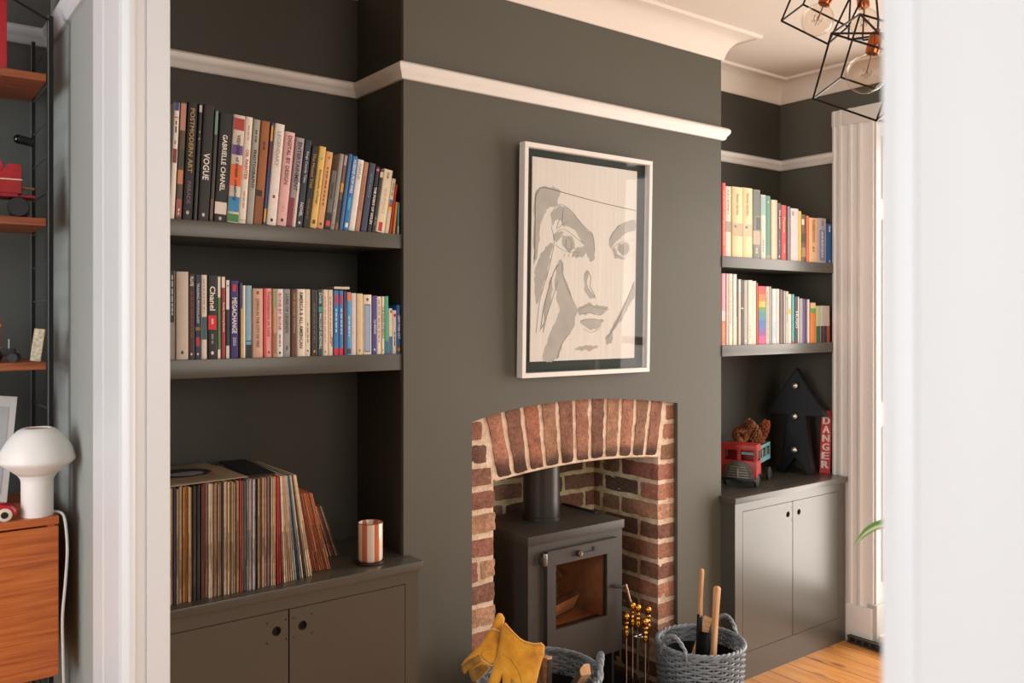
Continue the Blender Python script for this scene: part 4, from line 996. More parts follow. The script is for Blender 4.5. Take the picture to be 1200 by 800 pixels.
MB().box(x0 + .02, x1 - .02, 2.47, 2.77, .030, .042, M=SM).build('stand_shelf', M_STOVE2, st)

# ------------------------------------------------------------------ logs
M_BARK = plain('4A3627', .95, .35, 40, bmp=.9, bscale=60)
M_SPLIT = wood('split_pine', 'B98A5E', 'CFA276', 'DDB78E', (6, 6, 60), 3, .75)
def log(a, b, r, ang, label, cut=.5, roll=0):
    """Split log from a to b: wedge section with bark on the round side."""
    a, b = Vector(a), Vector(b); ax = b - a; L = ax.length
    q = ax.to_track_quat('Z', 'Y').to_matrix().to_4x4() @ Matrix.Rotation(roll, 4, 'Z')
    t = thing('firewood_log', label, 'log', tuple(a), q.to_euler())
    rnd = random.Random(int(a.x * 1e4))
    arc = [(r * math.cos(-ang/2 + ang * k / 10) * rnd.uniform(.96, 1.04), r * math.sin(-ang/2 + ang * k / 10) * rnd.uniform(.96, 1.04)) for k in range(11)]
    MB().prism([(-r * .25, 0)] + arc, 0, L, 'z', bevel=.0015).build('split_wood', M_SPLIT, t, smooth=25)
    bk = MB(); n = 11
    V = []; F = []
    for i in range(9):
        for k, (x, y) in enumerate(arc):
            s_ = 1.03 + .02 * noise.noise(Vector((x * 60, y * 60, i * .9)))
            V.append((x * s_, y * s_, .004 + (L - .008) * i / 8))
    for i in range(8):
        for k in range(10): F.append((i*n+k, i*n+k+1, (i+1)*n+k+1, (i+1)*n+k))
    bk.add(V, F); bk.build('bark', M_BARK, t, smooth=60)
    return t
log((2.04, 2.50, .145), (2.04, 2.74, .145), .05, 2.2, 'split log stored under the stove on its left', roll=1)
log((2.315, 2.475, .15), (2.31, 2.72, .15), .055, 2.6, 'split log stored under the stove on its right', roll=.5)
log((2.18, 2.50, .10), (2.19, 2.74, .10), .05, 2.0, 'split log stored under the stove in the middle', roll=2)
log((2.07, 2.525, .445), (2.27, 2.57, .455), .035, 3.6, 'charred log inside the stove behind the glass, reddish', roll=.5)
log((2.10, 2.66, .440), (2.27, 2.69, .53), .03, 3.6, 'charred log leaning inside the stove, darker one', roll=2.5)

# ================================================================== WICKER BASKETS
def wicker(cx, cy, r0, r1, h, hang, label, rows=26, stakes=30, hs=.075):
    t = thing('wicker_basket', label, 'basket', (cx, cy, .0225), (0, 0, hang))
    M_W = plain('7F8890', .42, .22, 30, coat=.15)
    def rad(z): return r0 + (r1 - r0) * (z / h) ** .8
    wv = MB()
    n = stakes * 4
    for i in range(rows):
        z = .012 + (h - .03) * i / (rows - 1)
        ph = PI * (i % 2)
        pts = []
        for k in range(n):
            a = 2 * PI * k / n
            d = .0052 * math.sin(stakes / 2 * a * 2 / 2 * 2 / 2 + ph)
            rr = rad(z) + d
            pts.append((rr * math.cos(a), rr * math.sin(a), z + .0012 * math.sin(7 * a + i)))
        wv.tube(pts, .0046, 6, closed=True)
    for k in range(stakes):
        a = 2 * PI * (k + .5) / stakes
        wv.tube([(rad(z) * math.cos(a), rad(z) * math.sin(a), z) for z in [h * q / 6 for q in range(7)]], .0032, 5)
    wv.build('woven_side', M_W, t, smooth=60)
    rim = MB()
    for s_ in range(3):
        rim.tube([((r1 + .006 * math.cos(14 * a + s_ * 2.094)) * math.cos(a), (r1 + .006 * math.cos(14 * a + s_ * 2.094)) * math.sin(a), h - .006 + .006 * math.sin(14 * a + s_ * 2.094)) for a in [2 * PI * k / 160 for k in range(160)]], .0058, 6, closed=True)
    rim.build('braided_rim', M_W, t, smooth=60)
    for side in (0, PI):
        hm = MB()
        for s_ in range(2):
            pts = []
            for k in range(41):
                u = k / 40; a = side + (u - .5) * .72
                zz = h - .02 + hs * math.sin(PI * u) ** .6 if 0 < u < 1 else h - .03
                tw = 26 * u + s_ * PI
                rr = r1 + .004 + .0045 * math.cos(tw)
                pts.append((rr * math.cos(a), rr * math.sin(a), zz + .0045 * math.sin(tw)))
            hm.tube(pts, .0056, 7)
        hm.build('handle', M_W, t, smooth=60)
    MB().lathe([(.0001, .012), (rad(0) - .014, .012), (rad(h * .8) - .0135, h * .8)], 40, cap=False).build('dark_liner', plain('17191D', .9, .2, 40), t, smooth=60)
    MB().lathe([(.0001, 0), (r0 + .002, 0), (r0 + .002, .012), (.0001, .0119)], 40).build('base', M_W, t)
    return t
wicker(2.612, 2.222, .150, .166, .298, R(4), 'blue grey wicker basket with kindling tools, beside the right cupboard')
wicker(1.782, 2.188, .178, .196, .395, R(-40), 'blue grey wicker log basket under the yellow gloves', rows=32, stakes=34)

# logs in the left basket
log((1.79, 2.20, .17), (1.828, 2.235, .438), .034, 2.4, 'pale split log standing up in the glove basket', roll=3.4)
log((1.90, 2.24, .20), (1.855, 2.03, .445), .03, 2.2, 'split log tilted against the right rim of glove basket', roll=2.2)
log((1.70, 2.12, .10), (1.80, 2.26, .452), .032, 2.6, 'split log behind the yellow gloves in the basket', roll=1.4)
log((1.76, 2.27, .10), (1.73, 2.25, .40), .035, 2.6, 'split log at the back of the glove basket', roll=2.9)
# right basket contents
log((2.605, 2.274, .20), (2.724, 2.288, .372), .032, 2.2, 'pale split log standing in the tool basket', roll=4.3)

M_BEECH = wood('beech_handle', 'C48E5E', 'D5A273', 'E2B588', (25, 25, 3), 3, .5)
M_IRON = plain('1A1918', .45, .1, 40, metal=.6)
def handled(name, label, base, tip, hl, w, steel, bladew, bladel, cat):
    """Hearth tool standing head-down: wooden handle with a hanging hole, ferrule and blade."""
    a, b = Vector(base), Vector(tip); ax = b - a; L = ax.length
    q = ax.to_track_quat('Z', 'Y').to_matrix().to_4x4() @ Matrix.Rotation(-.75, 4, 'Z')
    t = thing(name, label, cat, tuple(a), q.to_euler())
    hb = MB()
    prof = []
    z0 = L - hl
    for k in range(13):
        u = k / 12; wd = w * (1.0 - .12 * math.sin(PI * u) + (.12 if u > .8 else 0))
        prof.append((wd, z0 + hl * u))
    out = [(p, z) for p, z in prof[:-1]] + [(prof[-1][0] * math.cos(PI * k / 8), L - w + w * math.sin(PI * k / 8)) for k in range(9)] + [(-p, z) for p, z in prof[:-1][::-1]]
    hb.prism(out, -w * .62, w * .62, 'y', bevel=w * .3)
    ho = hb.build('handle', M_BEECH, t, smooth=50)
    MB().lathe([(.0001, 0), (.0036, 0), (.0036, .0008), (.0001, .0008)], 16, M=Matrix.Translation((0, -w * .62, L - w * 1.6)) @ Matrix.Rotation(PI/2, 4, 'X')).build('hanging_hole', plain('3A2414', .8), ho)
    if steel:
        MB().lathe([(w * .9, z0 - .055), (w * 1.05, z0 - .05), (w * 1.05, z0 + .008), (w * .9, z0 + .012)], 16).build('ferrule', M_IRON, t)
        bl = MB()
        V = []; F = []
        for i in range(9):
            for k in range(9):
                u = k / 8 - .5; v = i / 8
                V.append((u * bladew * (1 - .15 * (v > .85)), .05 * (u * 2) ** 2 * -.35 + .0, z0 - .05 - bladel * v))
        for i in range(8):
            for k in range(8): F.append((i*9+k, i*9+k+1, (i+1)*9+k+1, (i+1)*9+k))
        bl.add(V, F)
        o = bl.build('blade', M_IRON, t, smooth=60)
        sm = o.modifiers.new('thickness', 'SOLIDIFY'); sm.thickness = .002
    else:
        hd = MB(); hd.box(-.022, .022, -.012, .012, 0, .035, bevel=.004); hd.build('brush_block', M_BEECH, t)
        rr = random.Random(3); br = MB()
        for i in range(90):
            x, y = rr.uniform(-.02, .02), rr.uniform(-.01, .01); br.tube([(x, y, .002), (x * 1.4, y * 1.5, -.05)], .0007, 4)
        br.build('bristles', plain('2A2420', .9), t)
        MB().box(-w * .6, w * .6, -w * .5, w * .5, .03, z0 + .01).build('neck', M_BEECH, t)
    return t
handled('hearth_shovel', 'upright hearth shovel with long pale wooden handle in basket', (2.566, 2.20, .090), (2.646, 2.243, .588), .185, .0105, True, .09, .15, 'shovel')
handled('hearth_brush', 'hearth brush with pale wooden handle leaning right in basket', (2.570, 2.135, .14), (2.694, 2.205, .520), .29, .0135, False, 0, 0, 'brush')

# ================================================================== COMPANION SET
M_BRASS = plain('C8923E', .2, .05, 20, metal=1.0)
stand = thing('tool_stand', 'slim dark fireside tool stand with brass knob, right of stove', 'tool stand', (2.412, 2.362, .0225))
def finial(mb, z, M=None, s=1.25):
    prof = [(.0001, 0), (.0042, .0), (.0075, .008), (.0080, .016), (.0055, .026), (.0042, .032), (.0070, .036), (.0070, .039), (.0042, .043), (.0046, .050), (.0078, .054), (.0078, .057), (.0045, .061), (.0050, .064), (.0088, .070), (.0098, .0785), (.0088, .087), (.0050, .093), (.0001, .0945)]
    mb.lathe([(r * s * 1.08, z + q * 1.0) for r, q in prof], 18, M=M)
    return mb
MB().lathe([(.0001, 0), (.070, 0), (.070, .006), (.055, .012), (.012, .018), (.0001, .018)], 32).build('base', M_IRON, stand)
MB().tube([(0, 0, .015), (0, 0, .350)], .005, 10).build('pole', M_CHROME, stand)
rg = MB()
rg.tube([(.021 * math.cos(2*PI*k/24), .021 * math.sin(2*PI*k/24), .318) for k in range(24)], .0025, 6, closed=True)
rg.tube([(-.021, 0, .318), (.021, 0, .318)], .003, 6); rg.tube([(0, -.021, .318), (0, .021, .318)], .003, 6)
rg.build('hanging_ring', M_CHROME, stand)
finial(MB(), .347).build('finial', M_BRASS, stand, smooth=60)
def hearth_tool(name, label, dx, dy, top, kind):
    t = thing(name, label, name.split('_')[-1] if kind != 'tongs' else 'tongs', (2.412 + dx * .7957 + dy * .6057, 2.362 - dx * .6057 + dy * .7957, .06))
    zt = top - .06
    finial(MB(), zt - .0945).build('finial', M_BRASS, t, smooth=60)
    MB().tube([(0, 0, .09), (0, 0, zt - .092)], .0036, 8).build('shaft', M_CHROME, t)
    if kind == 'poker': MB().tube([(0, 0, .09), (0, 0, .02), (.004, 0, .0), (.02, 0, .012)], [.0036, .0036, .004, .002], 8).build('hook', M_IRON, t)
    elif kind == 'shovel': MB().prism([(-.024, 0), (.024, 0), (.026, .08), (.01, .105), (-.01, .105), (-.026, .08)], -.001, .001, 'y').build('pan', plain('8A8886', .3, .05, 20, metal=.9), t)
    elif kind == 'brush':
        MB().lathe([(.0001, .10), (.012, .10), (.014, .085), (.014, .075), (.0001, .075)], 16).build('brush_head', M_IRON, t)
        MB().lathe([(.0001, .078), (.013, .078), (.024, .0), (.0001, .0)], 18).build('bristles', plain('17120E', .95, .3, 80, bmp=.8, bscale=300), t)
    else:
        for s_ in (-1, 1): MB().tube([(0, 0, .095), (.012 * s_, 0, .06), (.006 * s_, 0, .0)], .003, 7).build('tong_arm', M_CHROME, t)
    return t
hearth_tool('fire_poker', 'chrome fire poker with brass knob, nearest the stove', -.046, -.012, .434, 'poker')
hearth_tool('fire_tongs', 'chrome fire tongs with brass knob, at the back of the stand', -.020, .004, .470, 'tongs')
hearth_tool('ash_shovel', 'small steel ash shovel with brass knob, front of the stand', .024, -.030, .420, 'shovel')
hearth_tool('fire_brush', 'dark hearth brush with brass knob, right side of stand', .042, .012, .452, 'brush')

# ================================================================== GLOVES
M_GLOVE = None
def glove_mat():
    m, nt, b = newmat('yellow_suede'); v = coords(nt)
    n = node(nt, 'ShaderNodeTexNoise', Scale=16.0, Detail=6.0, Roughness=.65); nt.links.new(v, n.inputs['Vector'])
    nt.links.new(ramp(nt, n.outputs['Fac'], [(.25, '8A5A1C'), (.42, 'CB8A22'), (.6, 'DDA02C'), (.8, 'E6B24A')]), b.inputs['Base Color'])
    n2 = node(nt, 'ShaderNodeTexNoise', Scale=260.0, Detail=3.0); nt.links.new(v, n2.inputs['Vector']); bump(nt, b, n2.outputs['Fac'], .35, .0015)
    b.inputs['Roughness'].default_value = .9; b.inputs['Sheen Weight'].default_value = .25
    return m
M_GLOVE = glove_mat(); M_GLOVE_D = plain('8E6A2E', .95, .4, 25, bmp=.4, bscale=250)
def inside(p, poly):
    c = False; n = len(poly)
    for i in range(n):
        (x0, y0), (x1, y1) = poly[i], poly[i-1]
        if (y0 > p[1]) != (y1 > p[1]) and p[0] < (x1 - x0) * (p[1] - y0) / (y1 - y0) + x0: c = not c
    return c
def edge_d(p, poly):
    best = 1e9; n = len(poly)
    for i in range(n):
        a, b = Vector(poly[i]), Vector(poly[i-1]); ab = b - a; q = Vector(p)
        t = max(0, min(1, (q - a).dot(ab) / max(ab.length_squared, 1e-12)))
        best = min(best, (a + ab * t - q).length)
    return best
def pillow(mb, poly, thick, bend, M, step=.0035, wr=.003, mat=0, seed=0):
    """Puffed leather shape over an outline (u,v): thickness grows from the seam; bend(u,v) gives the offset of the mid surface."""
    import mathutils.geometry as G
    xs = [p[0] for p in poly]; ys = [p[1] for p in poly]
    pts = [Vector(p) for p in poly]
    # densify boundary
    bd = []
    for i in range(len(poly)):
        a, b = Vector(poly[i]), Vector(poly[(i+1) % len(poly)]); k = max(1, int((b - a).length / step))
        for j in range(k): bd.append(a.lerp(b, j / k))
    inn = []
    y = min(ys) + step / 2; row = 0
    while y < max(ys):
        x = min(xs) + (step / 2 if row % 2 else 0)
        while x < max(xs):
            if inside((x, y), poly) and edge_d((x, y), poly) > step * .55: inn.append(Vector((x, y)))
            x += step
        y += step * .87; row += 1
    allp = bd + inn
    ed = [(i, (i + 1) % len(bd)) for i in range(len(bd))]
    V2, E2, F2, ov, oe, of = G.delaunay_2d_cdt(allp, ed, [], 1, 1e-6)
    top = []; bot = []
    for p in V2:
        d = edge_d(p, poly)
        th = thick * math.sqrt(1 - (1 - min(1, d / (thick * 1.25))) ** 2)
        q = Vector((p.x * 26 + seed, p.y * 26, seed)); w = wr * noise.noise(q) + wr * .5 * noise.noise(q * 2.3)
        z = bend(p.x, p.y)
        top.append((p.x, p.y, z + th + w * min(1, d / .006))); bot.append((p.x, p.y, z - th + w * min(1, d / .006)))
    n = len(V2)
    F = [tuple(f) for f in F2] + [tuple(i + n for i in f[::-1]) for f in F2]
    mb.add(top + bot, F, mat, M)
    return mb
def frame_from(o, u, v):
    u = Vector(u).normalized(); v = Vector(v); v = (v - u * v.dot(u)).normalized(); w = u.cross(v)
    m = Matrix.Identity(4)
    for i in range(3): m[i][0] = u[i]; m[i][1] = v[i]; m[i][2] = w[i]; m[i][3] = o[i]
    return m
# glove outlines in metres, u to the right, v up, drawn as seen lying over the basket rim
K = .00272 / 7.275
def zz_(pts, cx, cy): return [((x - cx) * K, (cy - y) * K) for x, y in pts]
rv_ = Vector((.7957, -.6057, 0)); fw = Vector((.6057, .7957, 0))
# front glove: broad gauntlet cuff at the top, fingers hanging into the basket
A = zz_([(436, 280), (455, 276), (480, 305), (520, 345), (570, 390), (610, 414), (650, 425), (700, 434), (755, 428), (785, 455), (783, 520), (760, 580), (735, 670), (715, 760), (705, 830), (690, 920), (668, 985), (640, 985), (628, 920), (620, 800), (610, 775), (602, 800), (604, 930), (586, 1010), (556, 1010), (540, 930), (536, 800), (524, 735), (514, 720), (508, 760), (500, 880), (480, 960), (450, 962), (432, 900), (430, 790), (436, 730), (432, 690), (425, 720), (405, 770), (380, 800), (345, 812), (318, 795), (310, 755), (335, 690), (360, 610), (385, 530), (402, 440), (415, 350)], 560, 600)
gl = thing('leather_glove', 'yellow suede work glove, cuff up, draped over front of basket', 'glove', (0, 0, 0))
o = Vector((1.6355, 2.119, .497))
Mg = frame_from(o, rv_ + Vector((0, 0, -.02)), Vector((.18, .24, 1)))
def bendA(u, v): return .012 * math.cos(u * 22) - .25 * max(0, -v - .03) ** 1.5 - 1.5 * (u * .4) ** 2
pillow(MB(), A, .0125, bendA, Mg, seed=3.1).build('glove_body', M_GLOVE, gl, smooth=75)
cu = MB()
hem = [(438, 292), (480, 318), (520, 358), (570, 403), (610, 428), (700, 448), (752, 443), (772, 460)]
cu.tube([Mg @ Vector((x, y, bendA(x, y) + .0135)) for x, y in zz_(hem, 560, 600)], .0016, 6)
cu.tube([Mg @ Vector((x, y, bendA(x, y) + .0135)) for x, y in zz_([(430, 520), (500, 560), (560, 640), (590, 720), (607, 770)], 560, 600)], .0013, 6)
cu.build('seam', plain('B57E22', .8, .1, 60), gl)
B = zz_([(372, 250), (385, 225), (405, 217), (430, 225), (452, 262), (448, 300), (430, 420), (415, 520), (395, 590), (360, 640), (330, 640), (322, 668), (300, 690), (250, 735), (205, 768), (180, 760), (160, 722), (150, 690), (148, 672), (125, 706), (105, 712), (90, 680), (86, 640), (110, 600), (150, 560), (200, 510), (240, 470), (280, 420), (320, 350), (350, 310)], 290, 500)
g2 = thing('leather_glove', 'yellow suede work glove with soiled fingers pointing left, behind', 'glove', (0, 0, 0))
o2 = Vector((1.574, 2.205, .535))
Mg2 = frame_from(o2, rv_ + Vector((0, 0, .0)), Vector((.10, .15, 1)))
def bendB(u, v): return .010 * math.cos(u * 30) - 1.0 * (u * .4) ** 2
pillow(MB(), B, .0115, bendB, Mg2, seed=8.4).build('glove_body', M_GLOVE, g2, smooth=75)
Bp = zz_([(250, 540), (262, 520), (330, 490), (395, 470), (390, 540), (372, 610), (340, 622), (300, 600), (262, 570)], 290, 500)
pillow(MB(), Bp, .004, lambda u, v: bendB(u, v) + .0115, Mg2, seed=2.2).build('palm_patch', M_GLOVE, g2, smooth=75)
Bf = zz_([(92, 645), (150, 585), (235, 540), (255, 575), (262, 600), (180, 655), (150, 668), (125, 700), (104, 706), (94, 680)], 290, 500)
pillow(MB(), Bf, .005, lambda u, v: bendB(u, v) + .0095, Mg2, seed=5.2, wr=.004).build('soiled_finger', M_GLOVE_D, g2, smooth=75)
Bf = zz_([(165, 672), (262, 608), (310, 620), (318, 655), (250, 725), (205, 760), (182, 752), (166, 715)], 290, 500)
pillow(MB(), Bf, .005, lambda u, v: bendB(u, v) + .0095, Mg2, seed=6.2, wr=.004).build('soiled_finger', M_GLOVE_D, g2, smooth=75)
cu = MB()
cu.tube([Mg2 @ Vector((x, y, bendB(x, y) + .0125)) for x, y in zz_([(325, 345), (350, 335), (380, 345), (405, 360)], 290, 500)], .0014, 6)
cu.tube([Mg2 @ Vector((x, y, bendB(x, y) + .0165)) for x, y in zz_([(250, 575), (300, 605), (345, 628), (372, 612)], 290, 500)], .0014, 6)
cu.build('seam', plain('D8C8A0', .8, .1, 60), g2)
# ================================================================== TOY TRUCK, PINE CONES, ARROW, DANGER SIGN
M_TRED = plain('A62A24', .42, .22, 26, bmp=.15, bscale=90)
M_TEAL = plain('5E8E90', .5, .25, 30)
M_TBLK = plain('1C1A19', .5, .2, 40)
tk = thing('toy_truck', 'battered red tin toy truck with teal bed on cupboard top', 'toy', (3.225, 2.512, .8002), (0, 0, R(22.1)))
# local x runs to the back of the truck, y across, z up
cab = MB(); hw = .082
def ringwall(mb, y0, y1, z0, z1, x, wins, th=.004):
    pass
zc0, zc1, wz0, wz1 = .045, .198, .122, .168
cab.box(-.012, .0, -hw, hw, zc0, wz0, bevel=.003)                 # front below the screen
cab.box(-.012, .0, -hw, hw, wz1, zc1 - .006, bevel=.003)
for a, b in ((-hw, -hw + .013), (-.007, .007), (hw - .013, hw)): cab.box(-.0115, -.0005, a, b, wz0 - .003, wz1 + .003)
for s in (-1, 1):                                                  # cab sides with a window
    y0, y1 = (s * hw - .004, s * hw) if s > 0 else (s * hw, s * hw + .004)
    cab.box(-.010, .062, y0, y1, .060, wz0); cab.box(-.010, .062, y0, y1, wz1, zc1 - .005); cab.box(-.010, .010, y0, y1, wz0 - .002, wz1 + .002); cab.box(.050, .062, y0, y1, wz0 - .002, wz1 + .002)
cab.box(.060, .064, -hw, hw, .050, .125); cab.box(.060, .064, -hw, hw, .17, zc1 - .005)
cab.prism([(-.012, zc1 - .010), (-.008, zc1), (.060, zc1), (.064, zc1 - .010)], -hw, hw, 'y', bevel=.003)
cab.build('cab', M_TRED, tk)
MB().box(.056, .059, -hw + .01, hw - .01, .11, .18).build('cab_interior', plain('9A1F1E', .6), tk)
MB().box(-.006, -.003, -.072, -.012, .150, .162).build('teal_visor', M_TEAL, tk)
gr = MB()
gp = [(.058 * math.cos(PI * k / 16) * (1.15 if 0 < k < 16 else 1.25), .038 + .082 * math.sin(PI * k / 16) ** .55) for k in range(17)]
gr.prism(gp, -.020, -.010, 'x', bevel=.002)
for i in range(5): gr.box(-.0225, -.019, -.056, .056, .045 + i * .0115, .050 + i * .0115)
gr.box(-.024, -.019, -.003, .003, .042, .088)
gro = gr.build('grille', plain('57524B', .45, .3, 60, metal=.2), tk)
gs = MB()
for i in range(5): gs.box(-.0228, -.0212, -.052 + .004 * i, .052 - .004 * i, .0455 + i * .0115, .0482 + i * .0115)
gs.box(-.0245, -.0235, -.003, .003, .042, .088)
gs.build('grille_bar', plain('A49C90', .4, .2, 60, metal=.4), gro)
MB().box(-.026, -.012, -.078, .078, .030, .042, bevel=.002).build('bumper', M_TBLK, tk)
MB().box(-.01, .29, -.028, .028, .030, .050).build('chassis', M_TBLK, tk)
bed = MB(); bw = .066
bed.box(.075, .300, -bw, bw, .095, .102)
for s in (-1, 1):
    y0, y1 = (s * bw - .004, s * bw) if s > 0 else (s * bw, s * bw + .004)
    bed.box(.075, .300, y0, y1, .102, .118); bed.box(.075, .300, y0, y1, .160, .176)
    for k in (.075, .145, .215, .288): bed.box(k, k + .012, y0, y1, .112, .165)
bed.box(.296, .300, -bw, bw, .102, .176); bed.box(.075, .079, -bw, bw, .102, .176)
bed.build('truck_bed', M_TEAL, tk)
MB().box(.0765, .2985, -bw + .0045, bw - .0045, .1022, .150).build('bed_lining', plain('3C3A34', .8), tk)
def wheel(x, y, r, w_):
    wh = MB().lathe([(.0001, -w_/2), (r * .8, -w_/2), (r, -w_/2 + .003), (r, w_/2 - .003), (r * .8, w_/2), (.0001, w_/2)], 24, M=Matrix.Translation((x, y, r)) @ Matrix.Rotation(PI/2, 4, 'X'))
    o = wh.build('wheel', plain('24221F', .7, .2, 60), tk)
    MB().lathe([(.0001, -w_/2 - .001), (r * .5, -w_/2 - .001), (r * .5, w_/2 + .001), (.0001, w_/2 + .001)], 16, M=Matrix.Translation((x, y, r)) @ Matrix.Rotation(PI/2, 4, 'X')).build('hubcap', plain('5A5550', .4, .2, 40, metal=.7), o)
for x_ in (.030, .248):
    for s in (-1, 1): wheel(x_, s * .070, .031, .018)
M_CONE = attr_mat('pine_cone_scales', .8, 90, amt=.35, bstr=.3)
def cone(loc, L, D, rot, label, tone, open_=1.0):
    t = thing('pine_cone', label, 'pine cone', loc, rot, 'pine cones in the toy truck')
    mb = MB(); rnd = random.Random(int(loc[0] * 1e4) + int(L * 1e5))
    def rad(u): return D / 2 * (math.sin(PI * min(1, .12 + .88 * u) ** .8) ** .75) * (1.0 if u > .1 else .7)
    core = [(max(.0001, .62 * rad(k / 12)), -L / 2 + L * k / 12) for k in range(13)]
    mb.lathe(core, 14, col=(.03, .014, .008, 1))
    n = 64
    for i in range(n):
        u = .04 + .92 * i / n; a = i * 2.39996
        r = rad(u); z = -L / 2 + L * u
        wv = .0066 * (.55 + r / (D / 2) * .5) * (L / .06); ln_ = .0125 * (L / .06)
        M = Matrix.Rotation(a, 4, 'Z') @ Matrix.Translation((r * .66, 0, z)) @ Matrix.Rotation(R(-28 - 26 * (1 - open_)) + (u - .5) * -.5, 4, 'Y')
        c = Vector(lin(tone)[:3]) * rnd.uniform(.9, 1.7)
        cc = (c.x, c.y, c.z, 1); dk = (c.x * .35, c.y * .3, c.z * .3, 1)
        V = [(0, -wv * .45, -.001), (0, wv * .45, -.001), (ln_ * .75, wv, 0), (ln_, 0, .0018), (ln_ * .75, -wv, 0), (ln_ * .8, 0, .0032), (0, 0, .0025), (ln_ * .6, 0, -.0016)]
        mb.add(V, [(0, 4, 5, 6), (1, 6, 5, 2), (4, 3, 5), (2, 5, 3), (0, 7, 4), (1, 2, 7), (7, 2, 3), (7, 3, 4), (0, 1, 7)], 0, M, [dk, dk, cc, cc, cc, cc, dk, dk])
    mb.build('cone_scales', M_CONE, t, smooth=0)
    MB().tube([(0, 0, -L / 2 + .002), (.001, 0, -L / 2 - .007)], .0025, 7).build('stalk', plain('4A3020', .9), t)
tm = Matrix.Translation((3.225, 2.512, .8002)) @ Matrix.Rotation(R(22.1), 4, 'Z')
def tl(x_, y_, z_): return tuple(tm @ Vector((x_, y_, z_)))
cone(tl(.120, .026, .222), .115, .064, (R(86), R(20), R(-46)), 'large dark pine cone lying across the front of the load', '8E5A36')
cone(tl(.120, -.002, .262), .074, .056, (R(25), R(30), R(10)), 'rounded pine cone standing topmost on the load', '8A5230')
cone(tl(.200, -.016, .232), .08, .054, (R(-18), R(22), R(40)), 'upright pine cone right of the topmost one', '8A5A38')
cone(tl(.170, -.026, .200), .080, .056, (R(100), R(10), R(60)), 'tan pine cone low behind the truck cab roof', 'A06A42')
cone(tl(.250, -.040, .229), .098, .060, (R(12), R(24), R(-20)), 'closed reddish pine cone upright at the back of the load', '9A4E30', .2)
cone(tl(.272, -.024, .176), .06, .044, (R(80), R(0), R(120)), 'small brown pine cone at the tail of the bed', '90603C', .4)
cone(tl(.222, .018, .200), .09, .058, (R(95), R(0), R(-20)), 'dark pine cone low at the back left of the load', '6A4028')

# arrow light
arw = thing('arrow_light', 'black metal up arrow marquee light with three bulbs', 'light', (3.712, 2.555, .8002), (R(-2), 0, R(-74.3)))
ap = [(0, .524), (-.150, .290), (-.047, .290), (-.062, .10), (-.078, 0), (-.056, 0), (0, .082), (.064, 0), (.088, 0), (.072, .10), (.050, .290), (.150, .290)]
M_ARROW = plain('15171B', .42, .12, 30, metal=.25)
MB().prism(ap[::-1], .012, .058, 'y').build('arrow_body', M_ARROW, arw, smooth=0)
rimm = MB(); n = len(ap)
def inset(poly, d):
    o = []
    n = len(poly)
    for i in range(n):
        p, a, b = Vector(poly[i]), Vector(poly[i-1]), Vector(poly[(i+1) % n])
        e1 = (p - a).normalized(); e2 = (b - p).normalized()
        n1 = Vector((-e1.y, e1.x)); n2 = Vector((-e2.y, e2.x)); k = 1 + n1.dot(n2)
        o.append(p + (n1 + n2) / max(k, .35) * d)
    return o
ins_ = inset(ap, .003)
for i in range(n):
    j = (i + 1) % n
    a, b, c, d = ap[i], ap[j], ins_[j], ins_[i]
    V = [(a[0], 0, a[1]), (b[0], 0, b[1]), (c[0], 0, c[1]), (d[0], 0, d[1]), (a[0], .014, a[1]), (b[0], .014, b[1]), (c[0], .014, c[1]), (d[0], .014, d[1])]
    rimm.add(V, [(0, 1, 2, 3), (0, 4, 5, 1), (3, 2, 6, 7)])
rimm.build('raised_edge', plain('1B1E23', .34, .1, 30, metal=.4), arw, smooth=0)
for z_ in (.437, .285, .119):
    b_ = MB().lathe([(.0001, 0), (.017, 0), (.019, -.003), (.017, -.006), (.0001, -.006)], 20, M=Matrix.Translation((0, .012, z_)) @ Matrix.Rotation(PI/2, 4, 'X') @ Matrix.Diagonal((1, 1, -1, 1))).build('bulb_socket', M_BLACK, arw)
    MB().sphere((0, -.012, z_), .0165, n=16).build('bulb', plain('D9D2C8', .12, .05, 40, metal=.85), b_)

dg = thing('danger_sign', 'narrow red sign reading DANGER leaning in the alcove corner', 'sign', (3.838, 2.468, .8003), (R(-4), R(2.2), R(-53)))
dm = MB(); dm.box(-.025, .025, 0, .016, 0, .312, bevel=.0012, seg=1); dm.build('board', plain('B3252B', .55, .18, 22), dg)
lt = MB()
for i, ch in enumerate('DANGER'):
    V, F, wd = text_geo(ch)
    zc_ = .262 - i * .0435; k = .036
    for o_ in (-.0016, 0, .0016): lt.add([((a / wd - .5) * .032 + o_, -.0006 - abs(o_) * .05, zc_ + (b_ - .5) * k) for a, b_ in V], F)
lt.build('lettering', plain('E9D9D0', .6, .08, 40), dg, smooth=0)

